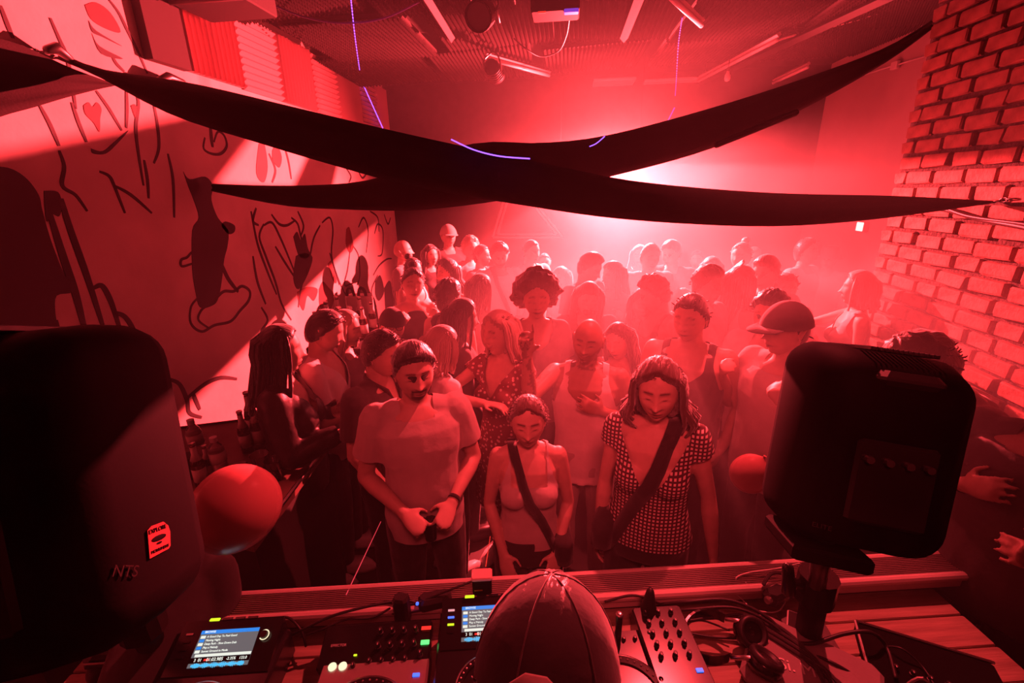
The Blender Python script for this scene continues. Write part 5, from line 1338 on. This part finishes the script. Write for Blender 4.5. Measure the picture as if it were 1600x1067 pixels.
MB().lathe([(.001, -.055), (.022, -.048), (.030, -.025), (.028, .0), (.016, .028), (.014, .045)], n=20).build('glass', M['white'], b, True); MB().lathe([(.016, .04), (.016, .07), (.006, .075)], n=14).build('socket', M['dmetal'], b); MB().tube([(0, 0, .07), (0, 0, .30)], .004, 6).build('flex', M['rubber'], b)
def ccable(pts, r, m, label): return cable('ceiling_cable', [AZ(x, y, ZC-z) for x, y, z in pts], r, m, label, 'cable', 'cables under the ceiling')
ccable([(803, 60, .12), (820, 75, .22), (845, 88, .25), (872, 80, .22), (885, 55, .18), (890, 25, .14)], .007, M['rubber'], 'dark cable drooping below the box fixture')
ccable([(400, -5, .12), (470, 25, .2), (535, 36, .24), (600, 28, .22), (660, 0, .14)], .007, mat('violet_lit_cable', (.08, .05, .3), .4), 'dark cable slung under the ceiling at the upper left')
ccable([(729, 0, .1), (740, 8, .2), (750, 6, .1)], .005, M['white'], 'short pale cable loop at the round stage light')
ccable([(776, -5, .1), (778, 20, .25), (781, 35, .28)], .005, M['white'], 'pale cable hanging right of the round stage light')
ccable([(1450, -10, .1), (1340, 30, .12), (1230, 58, .13), (1200, 72, .14)], .012, M['pale_wall'], 'conduit running along the ceiling to the upper right')
# beam box hugging the left of the ceiling
q = thing('ceiling_beam', 'dark beam end above the left of the painted wall', 'beam', AX(350, -5, XL+.35))
MB().bbox((0, 0, 0), (.5, .35, .16), .01).build('beam_body', M['board'], q); MB().bbox((0, -.18, -.06), (.5, .02, .06), .004).build('beam_trim', M['dmetal'], q)
# ---------------------------------------------------------------- laser figures drawn on band and ceiling
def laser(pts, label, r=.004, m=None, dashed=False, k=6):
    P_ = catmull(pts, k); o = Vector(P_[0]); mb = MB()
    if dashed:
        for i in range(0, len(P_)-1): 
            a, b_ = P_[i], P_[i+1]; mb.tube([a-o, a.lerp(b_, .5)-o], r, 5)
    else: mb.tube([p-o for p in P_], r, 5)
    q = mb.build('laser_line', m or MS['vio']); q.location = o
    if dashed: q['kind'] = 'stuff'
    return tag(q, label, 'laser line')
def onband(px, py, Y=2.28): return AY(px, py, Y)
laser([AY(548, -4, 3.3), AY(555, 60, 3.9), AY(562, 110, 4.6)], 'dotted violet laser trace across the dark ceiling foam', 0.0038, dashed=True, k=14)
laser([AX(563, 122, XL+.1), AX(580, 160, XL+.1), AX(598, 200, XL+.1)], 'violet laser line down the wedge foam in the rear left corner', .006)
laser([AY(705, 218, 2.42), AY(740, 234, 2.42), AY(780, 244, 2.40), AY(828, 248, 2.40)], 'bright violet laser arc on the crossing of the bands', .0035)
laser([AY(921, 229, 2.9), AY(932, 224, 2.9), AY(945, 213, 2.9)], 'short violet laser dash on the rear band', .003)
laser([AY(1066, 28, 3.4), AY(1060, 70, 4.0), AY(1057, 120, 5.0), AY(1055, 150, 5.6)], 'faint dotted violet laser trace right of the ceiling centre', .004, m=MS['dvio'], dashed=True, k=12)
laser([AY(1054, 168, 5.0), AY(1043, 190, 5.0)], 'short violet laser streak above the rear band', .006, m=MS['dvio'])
laser([AZ(595, 815, .75), AZ(541, 929, 1.05)], 'thin red laser streak rising from the ledge in front of the goateed person', .0016, m=glow('laser_red', (1, .05, .08), .9))
laser([AZ(766, 838, .78), AZ(759, 885, 1.12)], 'thin red laser streak above the small camera', .0014, m=MS['redl'])

# ---------------------------------------------------------------- painted wall: brush lines and filled shapes, a thin coat on the plaster
mu = thing('mural', 'black line mural of hands, hearts and drips painted over the left wall', 'mural', (XL, 3.0, 0))
def wp(px, py): p = AX(px, py, XL); return Vector((.0, p.y-3.0, p.z))
def stroke(pts, w=.012, name='brush_line', m=None, k=5):
    P_ = catmull([wp(*p) for p in pts], k); R = []
    for i, p in enumerate(P_):
        a, b_ = P_[max(i-1, 0)], P_[min(i+1, len(P_)-1)]; t = (b_-a).normalized(); n = Vector((0, -t.z, t.y)); ww = w*(.55+.45*math.sin(math.pi*(i+.6)/(len(P_)+.2)))
        R.append([p-n*ww+Vector((.0008, 0, 0)), p+n*ww+Vector((.0008, 0, 0)), p+n*ww+Vector((.003, 0, 0)), p-n*ww+Vector((.003, 0, 0))])
    return MB().loft(R).build(name, m or M['paint'], mu)
def fill(pts, name='painted_shape', m=None, k=4):
    P_ = catmull([wp(*p) for p in pts+[pts[0]]], k)[:-1]
    return MB().loft([[p+Vector((.0008, 0, 0)) for p in P_], [p+Vector((.0028, 0, 0)) for p in P_]]).build(name, m or M['paint'], mu)
mid = mat('mural_grey_paint', (.12, .08, .08), .8)
# long drips and lines in the upper left
for pts in ([(0, 8), (12, 40), (20, 60)], [(78, 28), (92, 60), (104, 88), (112, 130), (118, 170)], [(62, 165), (78, 195), (92, 228)], [(112, 160), (122, 190), (135, 222)], [(150, 142), (170, 170), (190, 204)],
            [(197, 136), (198, 170), (197, 200)], [(208, 140), (216, 160), (212, 200), (216, 240), (224, 290)], [(170, 0), (185, 20), (200, 50), (215, 80), (230, 115)], [(175, 88), (182, 100), (194, 112)], [(237, 150), (245, 190), (248, 230), (240, 255)],
            [(92, 235), (100, 260), (97, 290), (118, 305), (136, 330)], [(155, 268), (170, 275), (178, 290), (195, 333)], [(178, 290), (205, 305), (237, 333)], [(262, 240), (270, 280), (272, 340)], [(225, 250), (230, 280), (232, 310)]):
    stroke(pts, .010)
fill([(132, 8), (150, 4), (172, 20), (188, 50), (165, 45), (142, 30)], m=M['paint_red']); fill([(138, 32), (150, 48), (190, 72), (160, 58), (144, 50)]); fill([(143, 52), (155, 72), (192, 92), (158, 84)])
fill([(130, 165), (138, 160), (144, 167), (151, 160), (158, 170), (156, 185), (155, 206), (146, 192), (133, 178)], m=M['paint_red']); fill([(204, 165), (210, 163), (213, 166), (217, 163), (217, 175), (212, 186)], m=M['paint_red'])
fill([(142, 232), (160, 236), (178, 222), (200, 204), (185, 222), (165, 240), (145, 240)])
stroke([(328, 190), (330, 215), (332, 230)], .014); stroke([(320, 215), (318, 232), (330, 240), (345, 240), (354, 228), (350, 212), (340, 206), (334, 222)], .010)
# large raised hand with sleeve
fill([(-60, 262), (-10, 260), (18, 264), (42, 280), (60, 305), (66, 330), (78, 372), (96, 420), (112, 455), (88, 462), (86, 490), (92, 535), (60, 524), (20, 518), (-60, 530)])
fill([(68, 298), (90, 300), (96, 320), (92, 338), (82, 335), (72, 345)])
stroke([(78, 335), (98, 400), (118, 460), (133, 520)], .020); stroke([(95, 310), (110, 360), (135, 430), (160, 508)], .018)
stroke([(146, 450), (158, 446), (168, 460), (178, 485), (196, 545)], .016); stroke([(178, 488), (195, 495), (210, 520), (222, 560), (220, 590)], .016)
stroke([(86, 500), (92, 540), (95, 570)], .018); stroke([(68, 528), (70, 560)], .018)
# upright dark figure standing on a cloud
fill([(286, 268), (296, 280), (320, 276), (332, 290), (330, 312), (340, 340), (356, 360), (355, 385), (350, 405), (346, 440), (340, 468), (330, 478), (312, 480), (305, 455), (300, 420), (300, 360), (310, 340), (302, 312), (294, 292)])
stroke([(345, 410), (356, 435), (372, 456)], .018); fill([(345, 352), (352, 346), (366, 352), (366, 362), (358, 366), (350, 360)])
stroke([(312, 394), (300, 394), (292, 402), (283, 406), (284, 416), (300, 412), (312, 410)], .009)
stroke([(308, 466), (298, 480), (298, 505), (315, 518), (335, 508), (360, 502), (375, 485), (388, 470), (390, 455), (378, 447), (365, 455), (350, 455), (338, 465), (326, 475), (314, 485), (310, 500), (325, 512)], .012)
# lower left branches
for pts in ([(212, 612), (230, 622), (245, 625)], [(243, 605), (248, 640), (262, 670), (276, 692)], [(262, 592), (280, 600), (292, 625), (296, 645), (315, 652)], [(292, 622), (320, 600), (345, 590), (370, 592)], [(300, 612), (312, 640)]): stroke(pts, .016)
# dense lines to the rear
for pts in ([(392, 330), (402, 380), (416, 420), (432, 460)], [(412, 350), (405, 370), (415, 400), (430, 440), (440, 475), (455, 500)], [(412, 352), (425, 348), (438, 372), (450, 400), (462, 430)], [(430, 385), (445, 410), (462, 436)], [(400, 325), (395, 345), (404, 352)],
            [(503, 348), (515, 340), (520, 360), (518, 400), (530, 440), (545, 470)], [(500, 352), (490, 372), (484, 400), (478, 425)], [(515, 395), (522, 420), (530, 445)], [(548, 380), (543, 420), (538, 445), (552, 442)], [(552, 385), (560, 400), (562, 430), (558, 445)],
            [(560, 355), (568, 340), (575, 360), (572, 395)], [(585, 365), (590, 350), (598, 360), (597, 395), (590, 400)], [(578, 330), (590, 340), (592, 362)], [(583, 430), (592, 415), (604, 405), (612, 404)], [(590, 430), (580, 455), (588, 480)], [(480, 420), (470, 450), (466, 480)],
            [(455, 340), (465, 350), (470, 370), (478, 392)], [(440, 215), (450, 250), (455, 280)], [(420, 240), (430, 265), (425, 285)], [(540, 262), (548, 275), (545, 285)], [(560, 268), (566, 278), (572, 272)], [(424, 335), (436, 350), (448, 352), (460, 345)], [(465, 330), (474, 352), (470, 368)],
            [(600, 335), (606, 350), (610, 340)], [(395, 400), (402, 440), (415, 475)], [(408, 480), (418, 500), (408, 520), (430, 525), (445, 510)]):
    stroke(pts, .013)
fill([(462, 400), (474, 395), (488, 402), (480, 430), (466, 452), (458, 435)]); fill([(458, 370), (464, 362), (470, 375), (476, 365), (480, 385), (484, 400), (468, 402)])
fill([(464, 456), (480, 448), (496, 452), (490, 470), (480, 462), (474, 485), (466, 470)], m=M['paint_red']); fill([(498, 452), (504, 440), (512, 448), (522, 462), (515, 485), (500, 480)], m=M['paint_red'])
fill([(541, 358), (546, 356), (552, 385), (546, 395), (540, 380)], m=M['paint_red']); fill([(512, 412), (520, 408), (526, 440), (520, 438)], m=M['paint_red']); fill([(404, 225), (412, 222), (418, 260), (412, 285), (400, 270)], m=M['paint_red'])
fill([(425, 235), (432, 226), (440, 245), (436, 262), (426, 250)], m=M['paint_red']); fill([(586, 440), (594, 430), (600, 455), (592, 470), (586, 460)]); fill([(600, 450), (610, 440), (616, 490), (604, 500)])
bpy.data.scenes.remove(TMP)
